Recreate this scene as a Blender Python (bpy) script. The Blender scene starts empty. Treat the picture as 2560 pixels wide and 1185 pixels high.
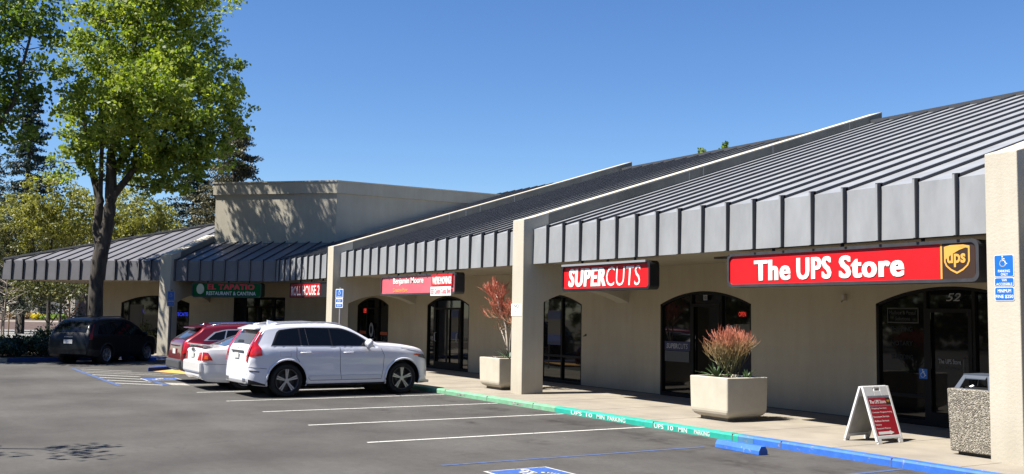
import bpy, bmesh, math, random
import numpy as np
from mathutils import Vector, Matrix
R = math.radians
scene = bpy.context.scene
COL = scene.collection
# ------------------------------------------------------------------ camera
cam_d = bpy.data.cameras.new('camera'); cam = bpy.data.objects.new('camera', cam_d); COL.objects.link(cam)
yaw, pitch, roll = .5425, .0786, .0156
cf = Vector((-math.cos(yaw), math.sin(yaw), 0)); cr = Vector((math.sin(yaw), math.cos(yaw), 0)); cu = Vector((0, 0, 1))
FH, RH = cf.copy(), cr.copy()                       # horizontal depth and lateral axes, used to lay out far trees
f2 = cf*math.cos(pitch) + cu*math.sin(pitch); u2 = cu*math.cos(pitch) - cf*math.sin(pitch)
r3 = cr*math.cos(roll) + u2*math.sin(roll); u3 = u2*math.cos(roll) - cr*math.sin(roll)
m = Matrix((r3, u3, -f2)).transposed().to_4x4(); m.translation = Vector((0, -11.524, 1.95))
cam.matrix_world = m
cam_d.sensor_width = 36; cam_d.lens = 36*2507.9/2560; cam_d.clip_start = .1; cam_d.clip_end = 3000
scene.camera = cam
# ------------------------------------------------------------------ light
SUN = Vector((-.11, -.638, 1)).normalized()
world = bpy.data.worlds.new('World'); scene.world = world; world.use_nodes = True
wn = world.node_tree; bg = wn.nodes['Background']
sky = wn.nodes.new('ShaderNodeTexSky'); sky.sky_type = 'NISHITA'; sky.sun_disc = False
sky.sun_elevation = math.asin(SUN.z); sky.sun_rotation = math.atan2(SUN.x, SUN.y)
sky.air_density = 1.0; sky.dust_density = 0; sky.ozone_density = 6.0; sky.altitude = 0
hs_ = wn.nodes.new('ShaderNodeHueSaturation'); hs_.inputs['Saturation'].default_value = 1.15; hs_.inputs['Hue'].default_value = .507; wn.links.new(sky.outputs[0], hs_.inputs['Color'])
wn.links.new(hs_.outputs[0], bg.inputs[0]); bg.inputs[1].default_value = .058
sd = bpy.data.lights.new('sun', 'SUN'); sun = bpy.data.objects.new('sun', sd); COL.objects.link(sun)
sd.energy = 5.0; sd.angle = R(.53); sd.color = (1, .95, .87)
sun.rotation_euler = (-SUN).to_track_quat('-Z', 'Y').to_euler(); sun.location = (0, -30, 40)
vs = scene.view_settings; vs.view_transform = 'Standard'; vs.look = 'None'; vs.exposure = 1.38; vs.gamma = 1
scene.cycles.max_bounces = 6; scene.cycles.diffuse_bounces = 3; scene.cycles.glossy_bounces = 3
scene.cycles.transparent_max_bounces = 6
# ------------------------------------------------------------------ materials
MATS = {}
def mat(name, col, rough=.7, metal=0, var=0, scale=3, bump=0, bscale=40, spec=.5, coat=0, detail=6, stretch=(1, 1, 1), col2=None, emit=None, estr=0, aniso=None, trans=0, streak=None):
    if name in MATS: return MATS[name]
    m = bpy.data.materials.new(name); m.use_nodes = True; MATS[name] = m
    nt = m.node_tree; b = nt.nodes['Principled BSDF']; L = nt.links.new
    b.inputs['Base Color'].default_value = (*col, 1); b.inputs['Roughness'].default_value = rough
    b.inputs['Metallic'].default_value = metal; b.inputs['Specular IOR Level'].default_value = spec
    b.inputs['Coat Weight'].default_value = coat; b.inputs['Coat Roughness'].default_value = .04
    if emit: b.inputs['Emission Color'].default_value = (*emit, 1); b.inputs['Emission Strength'].default_value = estr
    if var or bump or col2:
        tc = nt.nodes.new('ShaderNodeTexCoord'); mp = nt.nodes.new('ShaderNodeMapping'); mp.inputs['Scale'].default_value = stretch
        L(tc.outputs['Object'], mp.inputs[0])
    if var or col2:
        n = nt.nodes.new('ShaderNodeTexNoise'); n.inputs['Scale'].default_value = scale; n.inputs['Detail'].default_value = detail; n.inputs['Roughness'].default_value = .62
        L(mp.outputs[0], n.inputs[0])
        rp = nt.nodes.new('ShaderNodeValToRGB'); L(n.outputs[0], rp.inputs[0])
        lo = col2 or tuple(c*(1-var) for c in col); hi = col if col2 else tuple(min(1, c*(1+var)) for c in col)
        rp.color_ramp.elements[0].position = .35; rp.color_ramp.elements[1].position = .65
        rp.color_ramp.elements[0].color = (*lo, 1); rp.color_ramp.elements[1].color = (*hi, 1)
        L(rp.outputs[0], b.inputs['Base Color'])
    if bump:
        n2 = nt.nodes.new('ShaderNodeTexNoise'); n2.inputs['Scale'].default_value = bscale; n2.inputs['Detail'].default_value = 4
        L(mp.outputs[0], n2.inputs[0]); bp = nt.nodes.new('ShaderNodeBump'); bp.inputs['Strength'].default_value = bump; bp.inputs['Distance'].default_value = .02
        L(n2.outputs[0], bp.inputs['Height']); L(bp.outputs[0], b.inputs['Normal'])
    return m
def nd(nt, t, **k):
    n = nt.nodes.new(t)
    for a, v in k.items(): setattr(n, a, v)
    return n
def asphalt():
    m = mat('asphalt', (.1, .096, .09), .92, spec=.25); nt = m.node_tree; L = nt.links.new; b = nt.nodes['Principled BSDF']
    tc = nd(nt, 'ShaderNodeTexCoord'); P = tc.outputs['Object']
    def noise(s, d=5, r=.6, src=P):
        n = nd(nt, 'ShaderNodeTexNoise'); n.inputs['Scale'].default_value = s; n.inputs['Detail'].default_value = d; n.inputs['Roughness'].default_value = r; L(src, n.inputs[0]); return n.outputs[0]
    def ramp(src, a, c1, bb, c2):
        r = nd(nt, 'ShaderNodeValToRGB'); r.color_ramp.elements[0].position = a; r.color_ramp.elements[1].position = bb
        r.color_ramp.elements[0].color = (*c1, 1); r.color_ramp.elements[1].color = (*c2, 1); L(src, r.inputs[0]); return r.outputs[0]
    def mix(fac, a, bb, mode='MIX', f=None):
        x = nd(nt, 'ShaderNodeMix', data_type='RGBA', blend_type=mode)
        if fac is not None: L(fac, x.inputs[0])
        else: x.inputs[0].default_value = f
        L(a, x.inputs[6]); L(bb, x.inputs[7]) if hasattr(bb, 'links') else setattr(x.inputs[7], 'default_value', (*bb, 1))
        return x.outputs[2]
    base = ramp(noise(.35, 6), .35, (.047, .044, .041), .65, (.080, .076, .070))
    fine = ramp(noise(60, 3, .7), .3, (.72, .72, .72), .7, (1.25, 1.25, 1.25))
    c = mix(None, base, fine, 'MULTIPLY', .8)
    fine2 = ramp(noise(9, 5, .7), .3, (.86, .86, .86), .7, (1.1, 1.1, 1.1))
    c = mix(None, c, fine2, 'MULTIPLY', 1)
    # tyre-track bands across the lane and drip stains in the stalls near the kerb
    sp = nd(nt, 'ShaderNodeSeparateXYZ'); L(P, sp.inputs[0])
    mp = nd(nt, 'ShaderNodeMapping'); mp.inputs['Scale'].default_value = (.12, 1, 1); L(P, mp.inputs[0])
    band = ramp(noise(.9, 3, .5, mp.outputs[0]), .45, (1, 1, 1), .75, (.86, .85, .84)); c = mix(None, c, band, 'MULTIPLY', 1)
    mr = nd(nt, 'ShaderNodeMapRange'); L(sp.outputs[1], mr.inputs[0]); mr.inputs[1].default_value = -2.6; mr.inputs[2].default_value = -1.0
    st = ramp(noise(1.5, 7, .7), .50, (0, 0, 0), .66, (1, 1, 1))
    ml = nd(nt, 'ShaderNodeMath', operation='MULTIPLY'); L(st, ml.inputs[0]); L(mr.outputs[0], ml.inputs[1])
    m2 = nd(nt, 'ShaderNodeMath', operation='MULTIPLY'); L(ml.outputs[0], m2.inputs[0]); m2.inputs[1].default_value = .75
    c = mix(m2.outputs[0], c, (.022, .019, .017))
    for (sx_, sy_, sr_) in ((-18.45, -.8, .75), (-15.75, -.75, .8), (-12.9, -1.0, .85), (-21.2, -.8, .8), (-10.2, -1.6, .9), (-16.2, -2.6, .6), (-13.4, -3.0, .5), (-18.9, -3.1, .5)):
        mp2 = nd(nt, 'ShaderNodeMapping'); mp2.inputs['Location'].default_value = (-sx_/sr_, -sy_/(sr_*.6), 0); mp2.inputs['Scale'].default_value = (1/sr_, 1/(sr_*.6), 1); L(P, mp2.inputs[0])
        vl = nd(nt, 'ShaderNodeVectorMath', operation='LENGTH'); L(mp2.outputs[0], vl.inputs[0])
        m5 = nd(nt, 'ShaderNodeMapRange'); L(vl.outputs['Value'], m5.inputs[0]); m5.inputs[1].default_value = 1.1; m5.inputs[2].default_value = .2
        m6 = nd(nt, 'ShaderNodeMath', operation='MULTIPLY'); L(m5.outputs[0], m6.inputs[0]); L(ramp(noise(4.5, 6, .7), .42, (0, 0, 0), .6, (1, 1, 1)), m6.inputs[1])
        m7 = nd(nt, 'ShaderNodeMath', operation='MULTIPLY'); L(m6.outputs[0], m7.inputs[0]); m7.inputs[1].default_value = .8
        c = mix(m7.outputs[0], c, (.018, .015, .014))
    vo = nd(nt, 'ShaderNodeTexVoronoi'); vo.inputs['Scale'].default_value = 1.3; L(P, vo.inputs[0])
    peb = ramp(vo.outputs['Distance'], .012, (1, 1, 1), .016, (0, 0, 0)); c = mix(peb, c, (.3, .29, .27))
    dn = nd(nt, 'ShaderNodeTexNoise'); dn.inputs['Scale'].default_value = 1.6; dn.inputs['Detail'].default_value = 5; L(P, dn.inputs[0])
    ma = nd(nt, 'ShaderNodeMix', data_type='RGBA', blend_type='LINEAR_LIGHT'); ma.inputs[0].default_value = .5; L(P, ma.inputs[6]); L(dn.outputs[1], ma.inputs[7])
    ve = nd(nt, 'ShaderNodeTexVoronoi', feature='DISTANCE_TO_EDGE'); ve.inputs['Scale'].default_value = .23; L(ma.outputs[2], ve.inputs[0])
    crk = ramp(ve.outputs['Distance'], .0015, (1, 1, 1), .004, (0, 0, 0)); cm = ramp(noise(.5, 3), .5, (0, 0, 0), .58, (1, 1, 1))
    m3 = nd(nt, 'ShaderNodeMath', operation='MULTIPLY'); L(crk, m3.inputs[0]); L(cm, m3.inputs[1]); m4 = nd(nt, 'ShaderNodeMath', operation='MULTIPLY'); L(m3.outputs[0], m4.inputs[0]); m4.inputs[1].default_value = .55
    c = mix(m4.outputs[0], c, (.03, .027, .025))
    L(c, b.inputs['Base Color'])
    bp = nd(nt, 'ShaderNodeBump'); bp.inputs['Strength'].default_value = .5; bp.inputs['Distance'].default_value = .01; L(noise(90, 2), bp.inputs['Height']); L(bp.outputs[0], b.inputs['Normal'])
    return m
def leafmat(name, c1, c2, c3, scale=.8, trans=.35):
    m = bpy.data.materials.new(name); m.use_nodes = True; nt = m.node_tree; L = nt.links.new; MATS[name] = m
    b = nt.nodes['Principled BSDF']; out = nt.nodes['Material Output']
    g = nd(nt, 'ShaderNodeNewGeometry'); tc = nd(nt, 'ShaderNodeTexCoord')
    n = nd(nt, 'ShaderNodeTexNoise'); n.inputs['Scale'].default_value = scale; L(tc.outputs['Object'], n.inputs[0])
    a = nd(nt, 'ShaderNodeMath', operation='MULTIPLY_ADD'); L(g.outputs['Random Per Island'], a.inputs[0]); a.inputs[1].default_value = .5; L(n.outputs[0], a.inputs[2])
    r = nd(nt, 'ShaderNodeValToRGB'); L(a.outputs[0], r.inputs[0]); e = r.color_ramp.elements
    e[0].position = .4; e[0].color = (*c1, 1); e[1].position = 1.0; e[1].color = (*c3, 1); k = e.new(.7); k.color = (*c2, 1)
    L(r.outputs[0], b.inputs['Base Color']); b.inputs['Roughness'].default_value = .5; b.inputs['Specular IOR Level'].default_value = .35
    t = nd(nt, 'ShaderNodeBsdfTranslucent'); mx = nd(nt, 'ShaderNodeMixShader'); mx.inputs[0].default_value = trans
    hs = nd(nt, 'ShaderNodeHueSaturation'); hs.inputs['Value'].default_value = 1.5; hs.inputs['Saturation'].default_value = 1.1; L(r.outputs[0], hs.inputs['Color']); L(hs.outputs[0], t.inputs[0])
    L(b.outputs[0], mx.inputs[1]); L(t.outputs[0], mx.inputs[2]); L(mx.outputs[0], out.inputs[0])
    return m
def stucco(name, col, v=.1):
    m = mat(name, col, .9, spec=.2); nt = m.node_tree; L = nt.links.new; b = nt.nodes['Principled BSDF']
    tc = nd(nt, 'ShaderNodeTexCoord'); P = tc.outputs['Object']
    def noise(s, d=5, src=P):
        n = nd(nt, 'ShaderNodeTexNoise'); n.inputs['Scale'].default_value = s; n.inputs['Detail'].default_value = d; n.inputs['Roughness'].default_value = .6; L(src, n.inputs[0]); return n.outputs[0]
    r = nd(nt, 'ShaderNodeValToRGB'); L(noise(.9, 6), r.inputs[0]); r.color_ramp.elements[0].position = .3; r.color_ramp.elements[1].position = .7
    r.color_ramp.elements[0].color = (*[c*(1-v) for c in col], 1); r.color_ramp.elements[1].color = (*[min(1, c*(1+v)) for c in col], 1)
    mp = nd(nt, 'ShaderNodeMapping'); mp.inputs['Scale'].default_value = (3, 3, .35); L(P, mp.inputs[0])
    r2 = nd(nt, 'ShaderNodeValToRGB'); L(noise(1.6, 6, mp.outputs[0]), r2.inputs[0]); r2.color_ramp.elements[0].position = .3; r2.color_ramp.elements[1].position = .6
    r2.color_ramp.elements[0].color = (.86, .85, .83, 1); r2.color_ramp.elements[1].color = (1, 1, 1, 1)
    x = nd(nt, 'ShaderNodeMix', data_type='RGBA', blend_type='MULTIPLY'); x.inputs[0].default_value = .5; L(r.outputs[0], x.inputs[6]); L(r2.outputs[0], x.inputs[7])
    sp = nd(nt, 'ShaderNodeSeparateXYZ'); L(P, sp.inputs[0]); mr = nd(nt, 'ShaderNodeMapRange'); L(sp.outputs[2], mr.inputs[0]); mr.inputs[1].default_value = .1; mr.inputs[2].default_value = .75; mr.inputs[3].default_value = 1; mr.inputs[4].default_value = 0
    q = nd(nt, 'ShaderNodeMath', operation='MULTIPLY'); L(mr.outputs[0], q.inputs[0]); L(noise(2.2, 6), q.inputs[1])
    q2 = nd(nt, 'ShaderNodeMath', operation='MULTIPLY'); L(q.outputs[0], q2.inputs[0]); q2.inputs[1].default_value = .55
    y = nd(nt, 'ShaderNodeMix', data_type='RGBA'); L(q2.outputs[0], y.inputs[0]); L(x.outputs[2], y.inputs[6]); y.inputs[7].default_value = (.15, .13, .105, 1)
    L(y.outputs[2], b.inputs['Base Color'])
    bp = nd(nt, 'ShaderNodeBump'); bp.inputs['Strength'].default_value = .35; bp.inputs['Distance'].default_value = .012; L(noise(28, 6), bp.inputs['Height']); L(bp.outputs[0], b.inputs['Normal'])
    return m
def aggregate():
    m = mat('exposed_aggregate', (.3, .27, .22), .85, spec=.3); nt = m.node_tree; L = nt.links.new; b = nt.nodes['Principled BSDF']
    tc = nd(nt, 'ShaderNodeTexCoord'); v = nd(nt, 'ShaderNodeTexVoronoi'); v.inputs['Scale'].default_value = 62; L(tc.outputs['Object'], v.inputs[0])
    sp = nd(nt, 'ShaderNodeSeparateColor'); L(v.outputs['Color'], sp.inputs[0])
    r = nd(nt, 'ShaderNodeValToRGB'); L(sp.outputs[0], r.inputs[0]); e = r.color_ramp.elements
    e[0].color = (.09, .08, .063, 1); e[1].color = (.37, .34, .28, 1); k = e.new(.5); k.color = (.19, .17, .135, 1)
    L(r.outputs[0], b.inputs['Base Color'])
    bp = nd(nt, 'ShaderNodeBump'); bp.inputs['Strength'].default_value = .9; bp.inputs['Distance'].default_value = .02; bp.invert = True; L(v.outputs['Distance'], bp.inputs['Height']); L(bp.outputs[0], b.inputs['Normal'])
    return m
def worn(m, thr=.62, col=(.22, .2, .17), scale=9):
    nt = m.node_tree; L = nt.links.new; b = nt.nodes['Principled BSDF']; src = b.inputs['Base Color'].links[0].from_socket
    tc = nd(nt, 'ShaderNodeTexCoord'); n = nd(nt, 'ShaderNodeTexNoise'); n.inputs['Scale'].default_value = scale; n.inputs['Detail'].default_value = 8; n.inputs['Roughness'].default_value = .75; L(tc.outputs['Object'], n.inputs[0])
    r = nd(nt, 'ShaderNodeValToRGB'); L(n.outputs[0], r.inputs[0]); r.color_ramp.elements[0].position = thr; r.color_ramp.elements[1].position = thr+.03
    x = nd(nt, 'ShaderNodeMix', data_type='RGBA'); L(r.outputs[0], x.inputs[0]); L(src, x.inputs[6]); x.inputs[7].default_value = (*col, 1); L(x.outputs[2], b.inputs['Base Color']); return m
M_ASPH = asphalt()
M_WALL = stucco('wall_stucco', (.385, .33, .236), .06)
M_BEAM = stucco('beam_stucco', (.415, .38, .308), .05)
M_TOWER = stucco('tower_stucco', (.34, .315, .255), .07)
M_METAL = mat('roof_metal', (.225, .232, .238), .42, var=.12, scale=1.1, bump=.5, bscale=2.0, spec=.5, stretch=(1.6, 1.6, .55))
M_METALD = mat('batten_metal_shaded', (.04, .041, .045), .5, var=.1, scale=3, spec=.4)  # darker than the panels, painting in the shaded sides of the battens
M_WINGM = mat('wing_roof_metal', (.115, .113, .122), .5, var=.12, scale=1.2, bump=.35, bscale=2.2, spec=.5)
M_SOFF = mat('soffit_paint', (.30, .26, .19), .9, var=.05, scale=2)
M_FRAME = mat('bronze_frame', (.006, .0055, .005), .6, spec=.2)
M_GLASS = mat('dark_glass', (.006, .006, .006), .03, spec=.38)
M_CONC = mat('sidewalk_concrete', (.225, .20, .162), .9, var=.13, scale=1.3, bump=.15, bscale=60, spec=.2)
M_PLANT = mat('planter_concrete', (.40, .365, .295), .85, var=.06, scale=3, bump=.08, bscale=50, spec=.2)
M_GRN = mat('curb_green', (.13, .30, .18), .7, var=.16, scale=6)
M_TEAL = mat('curb_teal', (.012, .28, .21), .6, var=.12, scale=6)
M_TBLUE = mat('curb_slate', (.05, .15, .28), .6, var=.12, scale=6)
M_BLUE = mat('curb_blue', (.025, .11, .42), .6, var=.16, scale=5)
M_WPAINT = mat('white_road_paint', (.46, .45, .41), .75, var=.2, scale=14)
M_WORN = mat('worn_road_paint', (.28, .265, .235), .8, var=.3, scale=9, detail=8)
M_BPAINT = mat('blue_road_paint', (.04, .07, .165), .8, var=.3, scale=9)
M_YEL = mat('yellow_ramp', (.48, .26, .06), .8, var=.1, scale=8)
M_BLK = mat('black_plastic', (.012, .012, .013), .45, spec=.4)
M_DKG = mat('dark_grey_metal', (.05, .05, .052), .45, spec=.5)
M_SIGNFR = mat('sign_frame', (.03, .03, .033), .5, var=.2, scale=5)
M_ALU = mat('aluminium', (.45, .45, .46), .35, metal=.6)
M_RED = mat('sign_red', (.56, .012, .016), .3, var=.05, scale=1.2, stretch=(1.5, 1, .2), spec=.3)
M_PINK = mat('sign_faded_pink', (.48, .10, .125), .35, var=.06, scale=2, spec=.3)
M_RED2 = mat('sign_dark_red', (.38, .008, .012), .35, spec=.4)
M_GREEN = mat('sign_green', (.002, .085, .022), .8, spec=.1)
M_LWHITE = mat('letter_white', (.66, .655, .62), .4)
M_LRED = mat('letter_red', (.72, .03, .03), .4)
M_LGOLD = mat('letter_gold', (.6, .30, .06), .4)
M_LORANGE = mat('letter_orange', (.62, .30, .09), .4)
M_LPINK = mat('letter_pink', (.5, .09, .12), .4)
M_BROWN = mat('shield_brown', (.035, .018, .012), .4)
M_CREAM = mat('oval_cream', (.45, .44, .30), .5)
M_LGREY = mat('letter_grey', (.26, .26, .27), .4)
M_DIM = mat('dim_decal', (.012, .017, .018), .6, spec=.2)
M_DIM2 = mat('dim_light_decal', (.05, .05, .048), .6, spec=.2)
M_SBLUE = mat('sign_blue', (.010, .115, .40), .4, spec=.4)
M_SBLUE2 = mat('sign_blue_dull', (.02, .09, .33), .5)  # slightly darker blue for the sign by the leftmost pillar
M_BARK = mat('bark_dark', (.042, .035, .028), .95, var=.5, scale=7, bump=1, bscale=11, stretch=(1, 1, .25))
M_BARKP = mat('bark_pale', (.34, .29, .24), .9, var=.25, scale=6)
M_SOIL = mat('soil_mulch', (.05, .034, .022), .95, var=.5, scale=30)
M_TYRE = mat('tyre_rubber', (.014, .014, .014), .85, spec=.3)
M_ALLOY = mat('alloy_silver', (.42, .42, .44), .35, metal=.75)
M_ALLOYD = mat('alloy_dark', (.06, .06, .065), .45, metal=.5)
M_CGLASS = mat('car_glass', (.004, .0045, .006), .03, spec=.32)
M_CWHITE = mat('car_paint_white', (.60, .61, .66), .3, coat=1)
M_CWHITE2 = mat('car_paint_white_sedan', (.62, .615, .60), .3, coat=1)
M_CRED = mat('car_paint_red', (.15, .003, .008), .32, metal=.35, coat=1)
M_CBLACK = mat('car_paint_black', (.003, .004, .006), .35, spec=.2, coat=.12)
M_TAIL = mat('tail_lamp_red', (.42, .008, .01), .12, spec=.6, coat=1)
M_TAILD = mat('tail_lamp_dull', (.14, .006, .006), .35, spec=.3)
M_TAILO = mat('tail_lamp_orange', (.75, .12, .02), .15, coat=1)
M_CHROME = mat('chrome', (.75, .75, .77), .12, metal=1)
M_GAP = mat('panel_gap', (.05, .05, .055), .8)
M_PLATE = mat('licence_plate', (.45, .45, .44), .5)
# ------------------------------------------------------------------ mesh helpers
class MB:
    def __init__(s): s.v = []; s.f = []
    def quad(s, *p):
        n = len(s.v); s.v += [tuple(q) for q in p]; s.f.append(tuple(range(n, n+len(p)))); return s
    def grid(s, rows, closed=False):
        n = len(s.v); nc = len(rows[0])
        for r in rows: s.v += [tuple(q) for q in r]
        for i in range(len(rows)-1):
            for j in range(nc - (0 if closed else 1)):
                k = (j+1) % nc; s.f.append((n+i*nc+j, n+i*nc+k, n+(i+1)*nc+k, n+(i+1)*nc+j))
        return s
    def hexa(s, b, t):                       # bottom loop, top loop (4 each)
        n = len(s.v); s.v += [tuple(q) for q in b]+[tuple(q) for q in t]; k = len(b)
        s.f.append(tuple(n+i for i in reversed(range(k)))); s.f.append(tuple(n+k+i for i in range(k)))
        for i in range(k): j = (i+1) % k; s.f.append((n+i, n+j, n+k+j, n+k+i))
        return s
    def box(s, x0, x1, y0, y1, z0, z1):
        return s.hexa([(x0, y0, z0), (x1, y0, z0), (x1, y1, z0), (x0, y1, z0)], [(x0, y0, z1), (x1, y0, z1), (x1, y1, z1), (x0, y1, z1)])
    def obox(s, F, a0, a1, v0, v1, z0, z1):  # box in a building frame
        return s.hexa([F(a0, v0, z0), F(a1, v0, z0), F(a1, v1, z0), F(a0, v1, z0)], [F(a0, v0, z1), F(a1, v0, z1), F(a1, v1, z1), F(a0, v1, z1)])
    def prism(s, pts, d):                    # planar loop pushed along d
        d = Vector(d); return s.hexa([Vector(p) for p in pts], [Vector(p)+d for p in pts])
    def tube(s, pts, rad, n=8, cap=True):
        pts = [Vector(p) for p in pts]; rows = []; up = Vector((.13, .21, 1)).normalized()
        for i, p in enumerate(pts):
            t = (pts[min(i+1, len(pts)-1)] - pts[max(i-1, 0)]).normalized()
            a = t.cross(up)
            if a.length < .2: a = t.cross(Vector((1, 0, 0)))
            a.normalize(); b = t.cross(a); r = rad[i] if hasattr(rad, '__len__') else rad
            rows.append([p + a*math.cos(2*math.pi*k/n)*r + b*math.sin(2*math.pi*k/n)*r for k in range(n)])
        k0 = len(s.v); s.grid(rows, True)
        if cap: s.f.append(tuple(range(k0, k0+n))); s.f.append(tuple(range(len(s.v)-n, len(s.v))))
        return s
    def stroke(s, O, ux, uz, nn, pts, w, th=.003, closed=False):   # flat thick polyline in a plane
        O = Vector(O); ux = Vector(ux); uz = Vector(uz); nn = Vector(nn)*th
        for (a, b) in zip(pts, pts[1:]):
            d = Vector((b[0]-a[0], b[1]-a[1])); l = d.length or 1e-6; d /= l; n = Vector((-d.y, d.x))*w/2; e = d*w*.25
            q = [(a[0]-e.x+n.x, a[1]-e.y+n.y), (b[0]+e.x+n.x, b[1]+e.y+n.y), (b[0]+e.x-n.x, b[1]+e.y-n.y), (a[0]-e.x-n.x, a[1]-e.y-n.y)]
            s.prism([O+ux*x+uz*z for x, z in q], nn)
        return s
    def disc(s, O, ux, uz, nn, c, r, th=.003, n=20):
        O = Vector(O); ux = Vector(ux); uz = Vector(uz)
        rx, rz = r if hasattr(r, '__len__') else (r, r)
        return s.prism([O+ux*(c[0]+rx*math.cos(2*math.pi*i/n))+uz*(c[1]+rz*math.sin(2*math.pi*i/n)) for i in range(n)], Vector(nn)*th)
OFF = {}
def link(o, parent=None):
    COL.objects.link(o)
    if parent: o.parent = parent
    return o
def tag(o, label=None, cat=None, group=None, kind=None):
    if label: o['label'] = label
    if cat: o['category'] = cat
    if group: o['group'] = group
    if kind: o['kind'] = kind
    return o
def thing(name, loc, label, cat, group=None, rz=0):
    o = link(bpy.data.objects.new(name, None)); o.location = loc; o.rotation_euler = (0, 0, rz); o.empty_display_size = .2
    OFF[o] = Vector(loc); return tag(o, label, cat, group)
def build(name, mb, material, parent=None, smooth=False, bevel=0, local=False, fix=True, loc=None):
    off = Vector((0, 0, 0)) if (local or parent is None) else OFF.get(parent, Vector((0, 0, 0)))
    if loc is not None and parent is None: off = Vector(loc)
    me = bpy.data.meshes.new(name)
    vv = mb.v if off.length == 0 else [(p[0]-off.x, p[1]-off.y, p[2]-off.z) for p in mb.v]
    me.from_pydata(vv, [], mb.f)
    if fix:
        bm = bmesh.new(); bm.from_mesh(me); bmesh.ops.recalc_face_normals(bm, faces=bm.faces[:]); bm.to_mesh(me); bm.free()
    o = bpy.data.objects.new(name, me); me.materials.append(material)
    if smooth: me.polygons.foreach_set('use_smooth', [True]*len(me.polygons))
    link(o, parent)
    if parent is None: o.location = off
    OFF[o] = off
    if bevel:
        b = o.modifiers.new('bevel', 'BEVEL'); b.width = bevel; b.segments = 2; b.limit_method = 'ANGLE'; b.angle_limit = R(40)
    return o
def text(s, material, parent, O, ux, uz, nn, x0, x1, z0, z1, bold=0, shear=0, th=.004, name='lettering', local=False, sp=1.0, fat=0):
    cu_ = bpy.data.curves.new('t', 'FONT'); cu_.body = s; cu_.offset = bold; cu_.shear = shear; cu_.resolution_u = 3; cu_.extrude = 0; cu_.space_character = sp
    to = bpy.data.objects.new('t', cu_); COL.objects.link(to); dg = bpy.context.evaluated_depsgraph_get()
    me = bpy.data.meshes.new_from_object(to.evaluated_get(dg)); bpy.data.objects.remove(to); bpy.data.curves.remove(cu_)
    P = [v.co.copy() for v in me.vertices]; a0 = min(p.x for p in P); a1 = max(p.x for p in P); b0 = min(p.y for p in P); b1 = max(p.y for p in P)
    O, ux, uz, nn = Vector(O), Vector(ux), Vector(uz), Vector(nn); off = Vector((0, 0, 0)) if local else OFF.get(parent, Vector((0, 0, 0)))
    if fat:
        bm = bmesh.new()
        for i_, sh in enumerate((-fat, 0, fat)):
            n0 = len(bm.verts); bm.from_mesh(me); bm.verts.ensure_lookup_table()
            for v in bm.verts[n0:]: v.co.x += sh; v.co.z += i_*.004
        bm.to_mesh(me); bm.free(); P = [v.co.copy() for v in me.vertices]; a0 -= fat; a1 += fat
    for v, p in zip(me.vertices, P):
        v.co = nn*p.z*.1 + O + ux*(x0+(p.x-a0)/(a1-a0)*(x1-x0)) + uz*(z0+(p.y-b0)/(b1-b0)*(z1-z0)) + nn*th - off
    me.name = name; me.materials.clear(); me.materials.append(material)
    o = link(bpy.data.objects.new(name, me), parent); OFF[o] = off
    return o
X1, Y1, Z1 = Vector((1, 0, 0)), Vector((0, 1, 0)), Vector((0, 0, 1))
ISA = [[(-.06, .40), (-.05, .12), (.14, .10), (.22, -.16), (.33, -.13)], [(-.05, .26), (.12, .25)]]
def isa(mb, O, ux, uz, nn, sc, th=.004):
    mb.disc(O, ux, uz, nn, (-.06*sc, .42*sc), .07*sc, th)
    for l in ISA: mb.stroke(O, ux, uz, nn, [(a*sc, b*sc) for a, b in l], .075*sc, th)
    arc = [(-.04*sc+.25*sc*math.cos(t), -.12*sc+.25*sc*math.sin(t)) for t in [R(120)+R(220)*i/16 for i in range(17)]]
    mb.stroke(O, ux, uz, nn, arc, .065*sc, th)
# building frames: along, into the building, up
def FM(a, v, z): return (a, 1.3+v, z)
WO = (-39.82, 1.3); Q = math.sqrt(.5)
def FW(a, v, z): return (WO[0]-Q*a-Q*v, WO[1]-Q*a+Q*v, z)
UW = Vector((-Q, -Q, 0)); VW = Vector((-Q, Q, 0))
# ------------------------------------------------------------------ ground
g = MB().quad((-600, -500, -.03), (300, -500, -.03), (300, 500, -.03), (-600, 500, -.03))
tag(build('ground', g, mat('dry_earth', (.10, .085, .055), .95, var=.3, scale=.4)), kind='structure')
g = MB().quad((-60, -70, 0), (60, -70, 0), (60, 8, 0), (-60, 8, 0))
tag(build('parking_lot', g, M_ASPH), kind='structure')
SW = .11
# sidewalk slab: follows the L-shaped building front
cx_in = FW(.539, -1.3, 0)
sw = [(-33.4, .16), (8, .16), (8, 5), (-41, 5), FW(12.2, 3.2, 0)[:2], FW(12.2, -1.15, 0)[:2], FW(.47, -1.14, 0)[:2]]
mb = MB().hexa([(x, y, -.02) for x, y in sw], [(x, y, SW) for x, y in sw])
tag(build('sidewalk', mb, M_CONC), kind='structure')
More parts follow.
